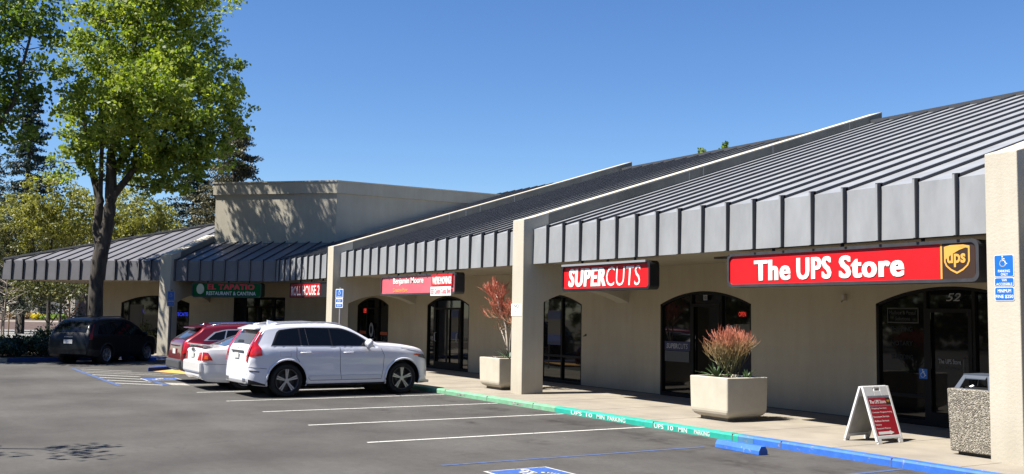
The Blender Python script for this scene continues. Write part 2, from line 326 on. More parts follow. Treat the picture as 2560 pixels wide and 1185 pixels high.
# expansion joints
mb = MB()
for i in range(22):
    x = 4.3-i*2.08; mb.box(x-.006, x+.006, .17, 4.17, SW, SW+.002)
tag(build('sidewalk_joint', mb, mat('joint_dark', (.1, .085, .07), .9)), kind='structure')
def curb(x0, x1, m, nm):
    mb = MB(); prof = [(0, -.02), (-.0, .085), (.02, SW+.002), (.155, SW+.004), (.155, -.02)]
    mb.hexa([(x0, y, z) for y, z in prof], [(x1, y, z) for y, z in prof]); return tag(build(nm, mb, m), kind='structure')
curb(-37.2, -17.316, M_GRN, 'curb'); curb(-17.31, -12.022, M_TEAL, 'curb'); curb(-12.018, -11.682, M_TBLUE, 'curb'); curb(-11.678, 8, M_BLUE, 'curb')
mb = MB()
for x in (-20.12, -18.15, -14.15, -12.15, -11.1, -9.1, -7.1, -22.2): mb.box(x-.008, x+.008, -.003, .12, .01, SW+.006)
tag(build('curb_joint', mb, mat('joint_grime', (.09, .08, .07), .95)), kind='structure')
for m_ in (M_GRN, M_TEAL, M_TBLUE, M_BLUE): worn(m_, .60)
for m_ in (M_WPAINT, M_BPAINT, M_WORN): worn(m_, .56, (.075, .07, .066), 14)
CS = tag(build('curb_lettering', MB().box(-18.93, -18.9, -.004, -.001, .04, .08), M_LWHITE), kind='structure')
for s_, a, b in (('UPS', -16.72, -16.35), ('10', -16.2, -16.0), ('MIN', -15.85, -15.6), ('PARKING', -15.4-.1, -14.95), ('UPS', -14.12, -13.86), ('10', -13.74, -13.6), ('MIN', -13.46, -13.24), ('PARKING', -13.06, -12.68)):
    text(s_, M_LWHITE, CS, (0, 0, 0), X1, Z1, -Y1, a, b, .012, .088, bold=.004, th=.004)
text('25 MIN', M_WORN, CS, (0, 0, 0), X1, Z1, -Y1, -19.0, -18.55, .02, .08, bold=.02, th=.004)
text('25 MIN', M_WORN, CS, (0, 0, 0), X1, Z1, -Y1, -21.6, -21.2, .02, .075, bold=.03, th=.004)
# wing curb in blue
M_BLUESHADE = mat('curb_blue_shaded', (.014, .035, .13), .75, var=.25, scale=5)  # curb blue darkened to paint in the tree shade on the left
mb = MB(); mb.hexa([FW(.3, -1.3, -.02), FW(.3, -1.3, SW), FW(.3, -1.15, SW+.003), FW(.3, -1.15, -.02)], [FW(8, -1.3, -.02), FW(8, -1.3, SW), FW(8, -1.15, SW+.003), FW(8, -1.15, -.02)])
tag(build('curb', mb, M_BLUESHADE), kind='structure')
# accessible ramp: blue arm and yellow slope
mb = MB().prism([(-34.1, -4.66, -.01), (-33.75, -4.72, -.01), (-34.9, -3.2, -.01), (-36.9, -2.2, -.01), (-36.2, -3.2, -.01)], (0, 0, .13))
tag(build('curb', mb, M_BLUESHADE, bevel=.02), kind='structure')
mb = MB().quad((-33.6, -4.6, .006), (-32.0, -4.0, .006), (-32.6, -1.9, .09), (-34.9, -2.5, .10))
tag(build('curb_ramp', mb, M_YEL), kind='structure')
# painted stall lines
def flat(nm, pts, m, z=.004): return tag(build(nm, MB().quad(*[(x, y, z) for x, y in pts]), m), kind='structure')
def line(x, y0, y1, m, w=.1, dx=0): return flat('stall_line', [(x-w/2, y0), (x+w/2, y0), (x+w/2+dx, y1), (x-w/2+dx, y1)], m)
for i in range(-1, 4): line(-22.15+2.6*i+.03, -5.4, -.06, M_WPAINT, .085)
line(-27.35, -5.4, -.06, M_WORN, .085)
line(-11.76, -5.45, -.95, M_BPAINT, .075); line(-8.88, -5.45, -.06, M_BPAINT, .085)
for (a, b) in [((-34.586, -6.689), (-31.844, -4.185)), ((-33.755, -6.663), (-31.2, -4.5)), ((-32.5, -6.684), (-31.0, -5.5)), ((-31.2, -6.684), (-29.9, -5.66)), ((-29.9, -6.684), (-28.65, -5.66)), ((-28.65, -6.684), (-27.4, -5.6)), ((-35.5, -6.5), (-33.9, -5.2))]:
    d = (Vector(b)-Vector(a)).normalized(); n = Vector((-d.y, d.x))*.05
    flat('hatch_line', [(a[0]+n.x, a[1]+n.y), (b[0]+n.x, b[1]+n.y), (b[0]-n.x, b[1]-n.y), (a[0]-n.x, a[1]-n.y)], M_WORN if a[0] < -33 else M_WPAINT)
flat('hatch_line', [(-35.85, -6.74), (-27.4, -6.74), (-27.4, -6.6), (-35.85, -6.6)], M_BPAINT, .006)
flat('hatch_line', [(-28.8, -5.62), (-27.2, -5.62), (-27.2, -5.46), (-28.8, -5.46)], M_BPAINT, .006)
flat('worn_paint', [(-28.3, -5.4), (-27.4, -5.4), (-27.0, -5.0), (-27.9, -4.95)], M_WORN, .005)
# accessible symbols painted on the asphalt
def pad(cx, cy, s, z=.004):
    flat('accessible_symbol', [(cx-s, cy-s), (cx+s, cy-s), (cx+s, cy+s), (cx-s, cy+s)], M_WPAINT, z)
    k = s*.91; flat('accessible_symbol', [(cx-k, cy-k), (cx+k, cy-k), (cx+k, cy+k), (cx-k, cy+k)], mat('symbol_blue', (.025, .075, .26), .7, var=.15, scale=8), z+.004)
    mb = MB(); isa(mb, (cx+.04, cy, z+.006), (0, -1, 0), (-1, 0, 0), (0, 0, 1), s*1.75, .003)
    tag(build('accessible_symbol', mb, M_WPAINT), kind='structure')
pad(-10.62, -4.74, .47); pad(-29.75, -5.15, .5)
# planted island left of the black car
isl = [(-41.0, -6.5), (-40.75, -8.2), (-42.5, -10.6), (-49, -17), (-58, -16), (-58, -8), (-51.5, -6.5), (-45.2, -6.1), (-43.7, -4.85), (-42.4, -4.75)]
mb = MB().hexa([(x, y, -.02) for x, y in isl], [(x, y, .13) for x, y in isl]); tag(build('planting_bed', mb, M_SOIL), kind='structure')
for i in range(len(isl)):
    a, b = Vector(isl[i]), Vector(isl[(i+1) % len(isl)])
    d = (b-a).normalized(); n = Vector((-d.y, d.x))*.075
    mb = MB().prism([(a.x+n.x, a.y+n.y, -.02), (b.x+n.x, b.y+n.y, -.02), (b.x-n.x, b.y-n.y, -.02), (a.x-n.x, a.y-n.y, -.02)], (0, 0, .165))
    tag(build('curb', mb, M_BLUESHADE if i in (0, 9, 8) else M_CONC), kind='structure')
# ------------------------------------------------------------------ the building
B = thing('shopping_center', (-20, 1.3, 0), 'long cream stucco strip mall with grey standing seam roofs and arched dark windows', 'building')
ZF0, ZF1, SL = 3.2, 4.033, .326
def roofz(v): return ZF1 + SL*(v-.02)
VR = 12.2
def zig(F, a0, a1, t, first, m, vstart=lambda a: 0, vend=lambda a: VR, batt=M_METALD, sheet_pts=None, npan=1):
    # sheet: fascia + slope (panels), then battens
    rnd = random.Random(int(abs(a0)*10)); mb = MB()
    mb.quad(F(a0, 0, ZF0), F(a1, 0, ZF0), F(a1, .018, ZF1), F(a0, .018, ZF1))
    mb.quad(F(a0, 0, ZF0), F(a1, 0, ZF0), F(a1, .03, ZF0), F(a0, .03, ZF0)); mb.quad(F(a0, .03, ZF0), F(a1, .03, ZF0), F(a1, .03, ZF0+.018), F(a0, .03, ZF0+.018))
    if sheet_pts: mb.quad(*sheet_pts)
    else: mb.quad(F(a0, .018, ZF1), F(a1, .018, ZF1), F(a1, VR, roofz(VR)), F(a0, VR, roofz(VR)))
    bb = MB(); a = first; w = .024; h = .062
    while a < max(a0, a1)+.01:
        v0 = vstart(a); v1 = vend(a)
        if v1 > v0+.1:
            if v0 <= .001:
                bb.hexa([F(a-w, -h, ZF0-.005), F(a+w, -h, ZF0-.005), F(a+w, .01, ZF0-.005), F(a-w, .01, ZF0-.005)], [F(a-w, -h, ZF1+.055), F(a+w, -h, ZF1+.055), F(a+w, .05, ZF1+.07), F(a-w, .05, ZF1+.07)])
            va = max(v0, -.0)
            zt = lambda v: roofz(v)+.048
            bb.hexa([F(a-w, va, roofz(va)-.03), F(a+w, va, roofz(va)-.03), F(a+w, va, zt(va)), F(a-w, va, zt(va))], [F(a-w, v1, roofz(v1)-.03), F(a+w, v1, roofz(v1)-.03), F(a+w, v1, zt(v1)), F(a-w, v1, zt(v1))])
        a += t
    build('roof_seam', bb, batt, B)
    a = first
    while a < max(a0, a1)+.01:
        if vstart(a) <= .001 and vend(a) > .1: mb.obox(F, a-w*.98, a+w*.5, -h-.004, -h-.0005, ZF0, ZF1+.04)  # panel-coloured strip paints the lit front face of each dark batten
        a += t
    build('roof', mb, m, B, fix=False)
T = .668
zig(FM, -20.30, -8.33, T, -20.30+T, M_METAL)
zig(FM, -32.75, -20.80, T, -32.75+T, M_METAL)
zig(FM, -7.86, 4.15, T, -7.86+T, M_METAL)
# corner bay of the main range up to the valley
k = .4142
zig(FM, -39.82, -33.28, T, -33.28-T*16, M_METAL, vstart=lambda a: max(0, (-39.82-a)/k), sheet_pts=[FM(-33.28, .018, ZF1), FM(-33.28, VR, roofz(VR)), FM(-39.82-k*VR, VR, roofz(VR)), FM(-39.82, .018, ZF1)])
# wing: valley on one side, hip on the other
zig(FW, 0, 13.06, .572, -4.576, M_WINGM, vstart=lambda a: max(0, -a/k), vend=lambda a: min(VR, 13.06-a), sheet_pts=[FW(0, .018, ZF1), FW(13.06, .018, ZF1), FW(13.06-VR, VR, roofz(VR)), FW(-k*VR, VR, roofz(VR))])
mb = MB(); mb.quad(FW(13.06, 0, ZF1), FW(13.06, 2*VR, ZF1), FW(13.06-VR, VR, roofz(VR))); mb.quad(FW(13.06, 0, ZF0), FW(13.06, 24.4, ZF0), FW(13.04, 24.4, ZF1), FW(13.04, 0, ZF1))
mb.quad(FW(13.06-VR, VR, roofz(VR)), FW(13.06, 2*VR, ZF1), FW(-3.5, 2*VR, ZF1), FW(-k*VR, VR, roofz(VR)))
build('roof', mb, M_WINGM, B, fix=False)
mb = MB(); mb.tube([FW(13.06, 0, ZF1+.04), FW(13.06-VR, VR, roofz(VR)+.05)], .07, 6); build('ridge_cap', mb, M_METALD, B)
mb = MB().quad((-45, 13.5, roofz(VR)), (4.15, 13.5, roofz(VR)), (4.15, 26, 4), (-45, 26, 4)); build('roof', mb, M_METAL, B, fix=False)
mb = MB()
for a in (-20.30+12*0, ):
    pass
for a0, a1 in ((-33.28, -32.6), (-32.6, -20.3), (-20.3, -7.9), (-7.9, 4.1)): mb.box(a0, a1, 13.42, 13.62, roofz(VR)-.02, roofz(VR)+.085)
build('ridge_cap', mb, M_METALD, B)
# fin walls: pillar, arched opening over the walk, sloping parapet
M_WEATHSHADE = stucco('weathered_shaded_parapet', (.155, .15, .13), .22)  # holds grime and painted side shade; the cap keeps the plain cream
def fin(F, a0, a1, nm='pillar', vtop=12.67, m=M_BEAM, v0=-.263, wide=0):
    zt = lambda v: 4.33+v*.3215
    vk = .45
    pr = [(v0, SW-.02), (v0, 4.26), (.0, 4.33), (vk, zt(vk)), (vk, roofz(vk)-.05), (2.95, roofz(2.95)-.3), (2.95, 2.30)]
    for i in range(1, 15):
        t = i/15; v = 2.95-(2.95-.34)*t; pr.append((v, 2.30+.31*(1-(2*t-1)**2)))
    pr += [(.34, 2.30), (.34, SW-.02)]
    mb = MB().hexa([F(a0, v, z) for v, z in pr], [F(a1, v, z) for v, z in pr])
    o = build(nm, mb, m, B, bevel=.012)
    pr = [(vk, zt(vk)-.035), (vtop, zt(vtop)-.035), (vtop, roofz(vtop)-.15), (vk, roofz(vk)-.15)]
    build('parapet', MB().hexa([F(a0, v, z) for v, z in pr], [F(a1, v, z) for v, z in pr]), M_WEATHSHADE, B)
    pr = [(vk, zt(vk)-.034), (vk, zt(vk)), (vtop, zt(vtop)), (vtop, zt(vtop)-.034)]
    build('parapet_cap', MB().hexa([F(a0-.001, v, z) for v, z in pr], [F(a1+.001, v, z) for v, z in pr]), M_BEAM, B)
    return o
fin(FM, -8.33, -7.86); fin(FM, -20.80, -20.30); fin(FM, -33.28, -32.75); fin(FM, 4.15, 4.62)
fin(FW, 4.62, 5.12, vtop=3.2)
# control joints on the parapets
jb = MB()
for a, vs_ in ((-20.30, (4.9, 5.4, 8.0, 11.2)), (-32.75, (4.2, 4.9, 5.5, 7.0))):
    for v in vs_:
        z = 4.33+v*.3215; build('parapet_joint', MB().box(a, a+.003, 1.3+v-.012, 1.3+v+.012, z-.36, z-.005), mat('joint_caulk', (.33, .32, .29), .8), B)
# walls with arched openings
ZC = 3.22
def arch(c, h=1.53, spring=2.29, rise=.30):
    Rr = (h*h+rise*rise)/(2*rise)
    return lambda a: spring + math.sqrt(max(0, Rr*Rr-(a-c)**2)) - (Rr-rise)
def wall(F, a0, a1, v, ops, m=M_WALL, depth=.07):
    mb = MB(); cur = a0
    for (o0, o1, top, zb) in ops:
        mb.quad(F(cur, v, -.02), F(o0, v, -.02), F(o0, v, ZC), F(cur, v, ZC)); n = 24
        if zb > 0: mb.quad(F(o0, v, -.02), F(o1, v, -.02), F(o1, v, zb), F(o0, v, zb)); mb.quad(F(o0, v, zb), F(o1, v, zb), F(o1, v+depth, zb), F(o0, v+depth, zb))
        for i in range(n):
            b, c = o0+(o1-o0)*i/n, o0+(o1-o0)*(i+1)/n; tb, tc = top(b), top(c)
            mb.quad(F(b, v, tb), F(c, v, tc), F(c, v, ZC), F(b, v, ZC)); mb.quad(F(b, v, tb), F(c, v, tc), F(c, v+depth, tc), F(b, v+depth, tb))
        for e in (o0, o1): mb.quad(F(e, v, zb-.02), F(e, v+depth, zb-.02), F(e, v+depth, top(e)), F(e, v, top(e)))
        cur = o1
    mb.quad(F(cur, v, -.02), F(a1, v, -.02), F(a1, v, ZC), F(cur, v, ZC)); return build('wall', mb, m, B, fix=False)
CE = [-36.6, -30.24, -23.89, -17.52, -11.19, -4.85, 1.5]
wall(FM, -41.03, 6, 2.9, [(c-1.53, c+1.53, arch(c), 0) for c in CE])
wops = [(.98, 3.45, lambda a: 2.6, 0), (5.63, 9.1, arch(7.36, 1.74, 2.29, .33), .42)]
wall(FW, -1.2, 10.2, 2.9, wops)
mb = MB(); mb.quad(FW(10.2, 2.9, 0), FW(10.2, 22, 0), FW(10.2, 22, ZC), FW(10.2, 2.9, ZC)); build('wall', mb, M_WALL, B, fix=False)
mb = MB().quad((-60, 25.5, 0), (6, 25.5, 0), (6, 25.5, 4), (-60, 25.5, 4)).quad((6, 1.4, 0), (6, 25.5, 0), (6, 25.5, 4), (6, 1.4, 4)); build('wall', mb, M_WALL, B, fix=False)
# soffits
mb = MB()
for a0, a1 in ((-40.0, -33.28), (-32.75, -20.8), (-20.3, -8.33), (-7.86, 4.15)): mb.quad(FM(a0, .03, ZC-.01), FM(a1, .03, ZC-.01), FM(a1, 2.92, ZC-.01), FM(a0 if a0 > -39 else -41.1, 2.92, ZC-.01))
build('soffit', mb, M_SOFF, B, fix=False)
mb = MB(); mb.quad(FW(0, .03, ZC-.01), FW(13.04, .03, ZC-.01), FW(13.04, 2.92, ZC-.01), FW(-1.25, 2.92, ZC-.01)); mb.quad(FW(10.2, 2.92, ZC-.01), FW(13.04, 2.92, ZC-.01), FW(13.04, 22, ZC-.01), FW(10.2, 22, ZC-.01))
build('soffit', mb, M_SOFF, B, fix=False)
for a in (-31.4, -21.6, -14.8, -9.6):
    l = build('soffit_light', MB().obox(FM, a-.5, a+.5, 1.2, 1.4, ZC-.05, ZC-.012), M_DKG, B)
# base trim, thin dark joint at the wall foot
for i in range(len(CE)-1): build('base_joint', MB().obox(FM, CE[i]+1.55, CE[i+1]-1.55, 2.885, 2.9, SW, SW+.018), mat('joint_dark', (.1, .085, .07)), B)
# arched glazing
def bar(mb, F, a0, a1, z0, z1, v, d=.05): mb.obox(F, a0, a1, v-d, v+.02, z0, z1)
def glazing(F, c, half, top, mulls, bars=(), doors=(), v=2.96, zb=SW, nm='window', kick=()):
    fr = MB(); a0, a1 = c-half, c+half; n = 20; w = .055
    for i in range(n):                       # curved head of the frame
        b, d = a0+(a1-a0)*i/n, a0+(a1-a0)*(i+1)/n; tb, td = top(b), top(d)
        fr.hexa([F(b, v-.05, tb-w), F(d, v-.05, td-w), F(d, v+.02, td-w), F(b, v+.02, tb-w)], [F(b, v-.05, tb), F(d, v-.05, td), F(d, v+.02, td), F(b, v+.02, tb)])
    bar(fr, F, a0, a0+w, zb, top(a0+w)-.02, v); bar(fr, F, a1-w, a1, zb, top(a1-w)-.02, v); bar(fr, F, a0+w, a1-w, zb, zb+.09, v)
    for m_ in mulls: bar(fr, F, m_-.03, m_+.03, zb+.09, top(m_)-.03, v, .047)
    for (b0, b1, z) in bars: bar(fr, F, b0, b1, z-.03, z+.03, v, .044)
    W_ = build(nm, fr, M_FRAME, B)
    gm = MB(); rows = []
    for i in range(n+1):
        a = a0+.01+(a1-a0-.02)*i/n; rows.append([F(a, v+.005, zb), F(a, v+.005, top(a)-.02)])
    gm.grid(rows); build('pane', gm, M_GLASS, W_, fix=False)
    for (d0, d1, dt) in doors:
        dm = MB(); s = .07
        dm.obox(F, d0, d0+s, v-.062, v-.052, zb+.02, dt); dm.obox(F, d1-s, d1, v-.062, v-.052, zb+.02, dt); dm.obox(F, d0+s, d1-s, v-.062, v-.052, dt-s, dt); dm.obox(F, d0+s, d1-s, v-.062, v-.052, zb+.02, zb+.25)
        D = build('door', dm, M_FRAME, B)
        hm = MB(); hx = d0+.12 if doors.index((d0, d1, dt)) % 2 == 0 and len(doors) > 1 else d1-.12
        hm.tube([F(hx, v-.06, 1.35), F(hx, v-.12, 1.33), F(hx, v-.12, 1.07), F(hx, v-.06, 1.05)], .013, 6)
        build('handle', hm, M_ALU if len(doors) > 1 else M_DKG, D)
    return W_
g0 = glazing(FM, CE[0], 1.53, arch(CE[0]), [-37.2, -36.05], doors=[(-37.17, -36.08, 2.2)])
g1 = glazing(FM, CE[1], 1.53, arch(CE[1]), [-31.2, -29.3], doors=[(-31.17, -30.25, 2.2), (-30.25, -29.33, 2.2)])
g2 = glazing(FM, CE[2], 1.53, arch(CE[2]), [-23.35, -24.4], [(-24.37, -23.38, .86), (-23.32, -22.4, .86)])
g3 = glazing(FM, CE[3], 1.53, arch(CE[3]), [-17.95, -16.95], doors=[(-17.92, -16.98, 2.3)])
g4 = glazing(FM, CE[4], 1.53, arch(CE[4]), [-11.66, -10.70], [(-12.65, -11.69, .62)], doors=[(-11.62, -10.73, 2.2)])
g5 = glazing(FM, CE[5], 1.53, arch(CE[5]), [-5.3, -4.4]); g6 = glazing(FM, CE[6], 1.53, arch(CE[6]), [1.0, 2.0])
w0 = glazing(FW, 2.215, 1.235, lambda a: 2.6, [2.9, 1.5], doors=[(1.52, 2.2, 2.2), (2.2, 2.88, 2.2)])
w1 = glazing(FW, 7.365, 1.735, arch(7.36, 1.74, 2.29, .33), [8.7], zb=.44)
# raised stucco tower block over the corner
A = Vector(FW(-1.24, 3.05, 0)); Bp = Vector(FW(4.62, 3.05, 0))
C1 = A + Vector((0, 9.5, 0)); D1 = Bp + VW*7
ZT = 7.66
mb = MB().hexa([(p.x, p.y, 4.95) for p in (A, C1, D1, Bp)], [(p.x, p.y, ZT-.04) for p in (A, C1, D1, Bp)])
build('tower_block', mb, M_TOWER, B)
def outset(ps, d):
    c = sum(ps, Vector())/len(ps); r = []
    for i, p in enumerate(ps):
        e1 = (p-ps[i-1]).normalized(); e2 = (ps[(i+1) % len(ps)]-p).normalized(); n1 = Vector((e1.y, -e1.x, 0)); n2 = Vector((e2.y, -e2.x, 0))
        if n1.dot(p-c) < 0: n1 = -n1
        if n2.dot(p-c) < 0: n2 = -n2
        b = (n1+n2); b = b/ (b.length**2) * 2; r.append(p+b*d)
    return r
o1 = outset([A, C1, D1, Bp], .09)
mb = MB().hexa([(p.x, p.y, ZT-.50) for p in o1], [(p.x, p.y, ZT) for p in o1]); build('coping_band', mb, M_TOWER, B)
o2 = outset([A, C1, D1, Bp], .125)
mb = MB().hexa([(p.x, p.y, ZT+.003) for p in o2], [(p.x, p.y, ZT+.06) for p in o2]); build('coping_cap', mb, M_BEAM, B)
o3 = outset([A, Bp, Bp+VW*.4, A+VW*.4], .05)
mb = MB().hexa([(p.x, p.y, 4.98) for p in o3], [(p.x, p.y, 5.03) for p in o3]); build('flashing', mb, M_BEAM, B)
# door numbers and window lettering, wheelchair decal, neon
P_ = lambda y=2.95: dict()
def wtext(s, par, m, a0, a1, z0, z1, v=2.9, bold=0, shear=0, F='M', th=0):
    if F == 'M': return text(s, m, par, (0, 1.3+v, 0), X1, Z1, -Y1, a0, a1, z0, z1, bold=bold, shear=shear, th=th)
    O = Vector(FW(0, v, 0)); return text(s, m, par, O, -UW, Z1, -VW, -a0, -a1, z0, z1, bold=bold, shear=shear, th=th)
NEON = mat('neon_red', (.3, .01, .01), .5, emit=(1, .05, .03), estr=.3); NEONB = mat('neon_blue', (.01, .02, .3), .5, emit=(.03, .06, 1), estr=.3)
M_NUM = mat('number_grey', (.22, .22, .22), .5)
wtext('52', g4, M_NUM, -11.22, -10.93, 2.33, 2.47, 2.905, .005, .3)
build('number_plate', MB().box(-17.50, -17.38, 4.19, 4.2, 2.38, 2.5), M_LGREY, g3); wtext('50', g3, M_FRAME, -17.485, -17.395, 2.4, 2.48, 2.885)
ol = MB(); ol.box(-12.5, -11.82, 4.245, 4.25, 2.19, 2.215).box(-12.5, -11.82, 4.245, 4.25, 1.93, 1.955).box(-12.5, -12.48, 4.245, 4.25, 1.955, 2.19).box(-11.84, -11.82, 4.245, 4.25, 1.955, 2.19)
build('decal_border', ol, M_DIM2, g4)
wtext('Mailbox & Postal', g4, M_DIM2, -12.45, -11.88, 2.09, 2.16, 2.945); wtext('Solutions', g4, M_DIM2, -12.32, -12.0, 1.98, 2.05, 2.945)
for s_, z in (('SHIPPING', 1.78), ('NOTARY', 1.52), ('SHREDDING', 1.27)): wtext(s_, g4, M_DIM, -12.42, -11.95, z, z+.09, 2.945, .01)
wtext('The UPS Store', g4, M_NUM, -11.42, -10.98, 1.23, 1.31, 2.945, .012); wtext('Print & Business Services', g4, M_DIM2, -11.42, -10.92, 1.14, 1.19, 2.945)
build('access_decal', MB().box(-11.79, -11.62, 4.197, 4.2, .94, 1.12), M_SBLUE, g4); ib = MB(); isa(ib, (-11.705, 4.196, 1.03), X1, Z1, -Y1, .17, .002); build('access_figure', ib, M_LWHITE, g4)
wtext('OPEN', g3, NEON, -16.42, -16.2, 2.02, 2.12, 2.95)
for s_, z in (('Mon-Fri 9-8', 1.53), ('Sat 9-7', 1.45), ('Sun 9-6', 1.37)): wtext(s_, g3, M_LGREY, -17.32 if 'Mon' in s_ else -17.2, -17.02, z, z+.05, 2.88)
wtext('OPEN', g0, NEON, -37.6, -37.25, 1.98, 2.16, 2.95, .02)
mb = MB(); mb.disc((-36.62, 4.18, 1.33), X1, Z1, -Y1, (0, 0), (.2, .28), .004, 24); build('round_decal', mb, M_LGREY, g0); mb = MB(); mb.disc((-36.62, 4.17, 1.33), X1, Z1, -Y1, (0, 0), (.11, .16), .004, 24); build('round_decal', mb, M_FRAME, g0)
for q in (-37.95, -35.9): build('orange_decal', MB().box(q, q+.65, 4.245, 4.25, 1.15, 1.27), mat('decal_orange', (.32, .06, .015), .6), g0)
rr = random.Random(5); mb = MB()
for i in range(26): a = rr.uniform(-35.95, -35.25); z = rr.uniform(.45, 1.05); mb.disc((a, 4.246, z), X1, Z1, -Y1, (0, 0), (rr.uniform(.02, .05), rr.uniform(.03, .09)), .002, 7)
build('floral_decal', mb, M_DIM2, g0)
build('paper_notice', MB().box(-36.75, -36.6, 4.165, 4.17, .85, .97).box(-36.5, -36.36, 4.165, 4.17, .88, 1.0), M_LGREY, g0)
wtext('CORONA', w1, NEONB, 8.55, 7.95, 1.83, 2.0, 2.95, .02, F='W'); wtext('TECATE', w1, NEONB, 6.35, 5.72, 1.72, 1.88, 2.95, .02, F='W')
build('window_blind', MB().obox(FW, 8.0, 8.68, 2.94, 2.955, .9, 2.2), mat('blind', (.08, .07, .05)), w1)
# window posters as things of their own
def poster(F, a0, a1, z0, z1, v, label, cols, grp=None, nm='window_poster'):
    t = thing(nm, F((a0+a1)/2, v, z0), label, 'poster', grp)
    z = z0
    for m_, f in cols: build('panel', MB().obox(F, a0, a1, v, v+.004, z, z+(z1-z0)*f), m_, t); z += (z1-z0)*f
    return t
pn = mat('poster_navy', (.012, .022, .07), .5); pt = mat('poster_tan', (.06, .053, .04), .6); pb = mat('poster_blue', (.01, .025, .10), .5)
t = poster(FM, -24.09, -23.44, 1.16, 2.12, 2.94, 'blue and tan poster in the half-hidden arched window right of the middle pillar', [(pn, .08), (pb, .22), (pt, .45), (pn, .25)], nm='window_poster')
text('925-299-0485', M_DIM2, t, (0, 4.238, 0), X1, Z1, -Y1, -24.05, -23.5, 1.18, 1.26, th=0)
t = poster(FM, -29.9, -29.42, 1.15, 2.12, 2.89, 'tan and blue poster on the door under the moving banner', [(pn, .12), (pb, .12), (pt, .5), (pn, .26)])
t = poster(FM, -18.93, -18.02, 1.19, 1.41, 2.94, 'navy strip lettered in white in the sidelight of door 50', [(mat('strip_navy', (.008, .01, .05), .5), 1)])
text('SUPER', M_LGREY, t, (0, 4.237, 0), X1, Z1, -Y1, -18.86, -18.45, 1.24, 1.36, bold=.03, shear=.15, th=0); text('CUTS', M_LGREY, t, (0, 4.237, 0), X1, Z1, -Y1, -18.44, -18.1, 1.24, 1.36, shear=.1, th=0)
t = poster(FM, -18.93, -18.05, .93, 1.18, 2.945, 'grey sheet below the navy strip in the sidelight of door 50', [(mat('sheet_grey', (.055, .055, .055), .6), 1)])
t = poster(FM, -16.55, -16.08, 1.25, 1.85, 2.945, 'pale haircut poster behind the pink-tipped bush', [(mat('poster_pale', (.07, .065, .055), .6), 1)])
mb = MB(); mb.disc((-16.4, 4.238, 1.6), X1, Z1, -Y1, (0, 0), (.1, .17), .003, 16).disc((-16.2, 4.238, 1.4), X1, Z1, -Y1, (0, 0), (.1, .12), .003, 14); build('dark_shape', mb, M_FRAME, t)
# small wall fittings
t = thing('wall_lamp', (-13.42, 4.2, 2.35), 'tiny tan fitting on the wall below the long red sign', 'lamp')
build('body', MB().box(-13.45, -13.39, 4.1, 4.2, 2.35, 2.47), M_PLANT, t, bevel=.01); build('spout', MB().tube([(-13.42, 4.12, 2.36), (-13.40, 4.03, 2.31)], .018, 6), M_PLANT, t)
tag(build('wall_tap', MB().box(-22.17, -22.13, 4.17, 4.2, 1.44, 1.5).tube([(-22.15, 4.18, 1.46), (-22.15, 4.11, 1.44)], .014, 6), M_DKG, loc=(-22.15, 4.2, 1.45)), 'tiny dark tap on the wall right of the half-hidden window', 'tap')
# ------------------------------------------------------------------ box signs hanging under the eaves
def roundrect(x0, x1, z0, z1, r, n=5):
    p = []
    for cx, cz, a in ((x1-r, z1-r, 0), (x0+r, z1-r, 90), (x0+r, z0+r, 180), (x1-r, z0+r, 270)):
        for i in range(n+1): t = R(a+90*i/n); p.append((cx+r*math.cos(t), cz+r*math.sin(t)))
    return p
def boxsign(F, ux, nn, a0, a1, z0, z1, v, depth, label, face, r=.09, lip=.05, frame=M_SIGNFR, facecut=None, nm='box_sign'):
    O = Vector(F(0, v, 0)); U = Vector(ux); N = Vector(nn)
    sgn = 1 if U.dot(Vector(F(1, 0, 0))-Vector(F(0, 0, 0))) > 0 else -1
    x0, x1 = sorted((a0*sgn, a1*sgn))
    t = thing(nm, F((a0+a1)/2, v, z0), label, 'sign')
    pt = lambda x, z, d: O+U*x+Z1*z-N*d
    out = roundrect(x0, x1, z0, z1, r); inn = roundrect(x0+lip, x1-lip, z0+lip, z1-lip, max(.02, r-lip*.6))
    mb = MB(); k = len(out); rows = [[pt(x, z, d) for x, z in q] for q, d in ((inn, .05), (inn, 0), (out, .0), (out, depth))]
    mb.grid([r_+[r_[0]] for r_ in rows]); mb.f.append(tuple(range(3*(k+1), 3*(k+1)+k))); build('frame', mb, frame, t)
    mb = MB(); fz = [pt(x, z, .03) for x, z in inn]; mb.quad(*fz); f = build('face', mb, face, t)
    for q in (.2, .5, .8):
        x = x0+(x1-x0)*q; p = pt(x, z1, depth*.5); build('bracket', MB().box(p.x-.02, p.x+.02, p.y-.02, p.y+.02, z1-.01, 3.25), M_BLK, t)
    return t, pt, (O, U, N, x0, x1)
NY = -Y1
t, pt, fr = boxsign(FM, X1, NY, -13.65, -8.62, 2.53, 3.14, -.0, .3, 'long red box sign with white lettering and a gold and brown shield', M_RED, r=.11)
O = (0, 1.30, 0)
text('The', M_LWHITE, t, O, X1, Z1, NY, -12.99, -12.13, 2.635, 2.995, bold=.02, sp=1.12, fat=.035, th=-.02)
text('UPS', M_LWHITE, t, O, X1, Z1, NY, -12.0, -11.25, 2.635, 3.005, bold=.02, sp=1.12, fat=.035, th=-.02)
text('Store', M_LWHITE, t, O, X1, Z1, NY, -11.10, -9.86, 2.635, 3.0, bold=.02, sp=1.12, fat=.035, th=-.02)
build('gold_stripe', MB().box(-9.245, -9.215, 1.322, 1.328, 2.582, 3.088), M_LGOLD, t)
build('brown_panel', MB().box(-9.214, -8.69, 1.320, 1.328, 2.582, 3.088), M_BROWN, t)
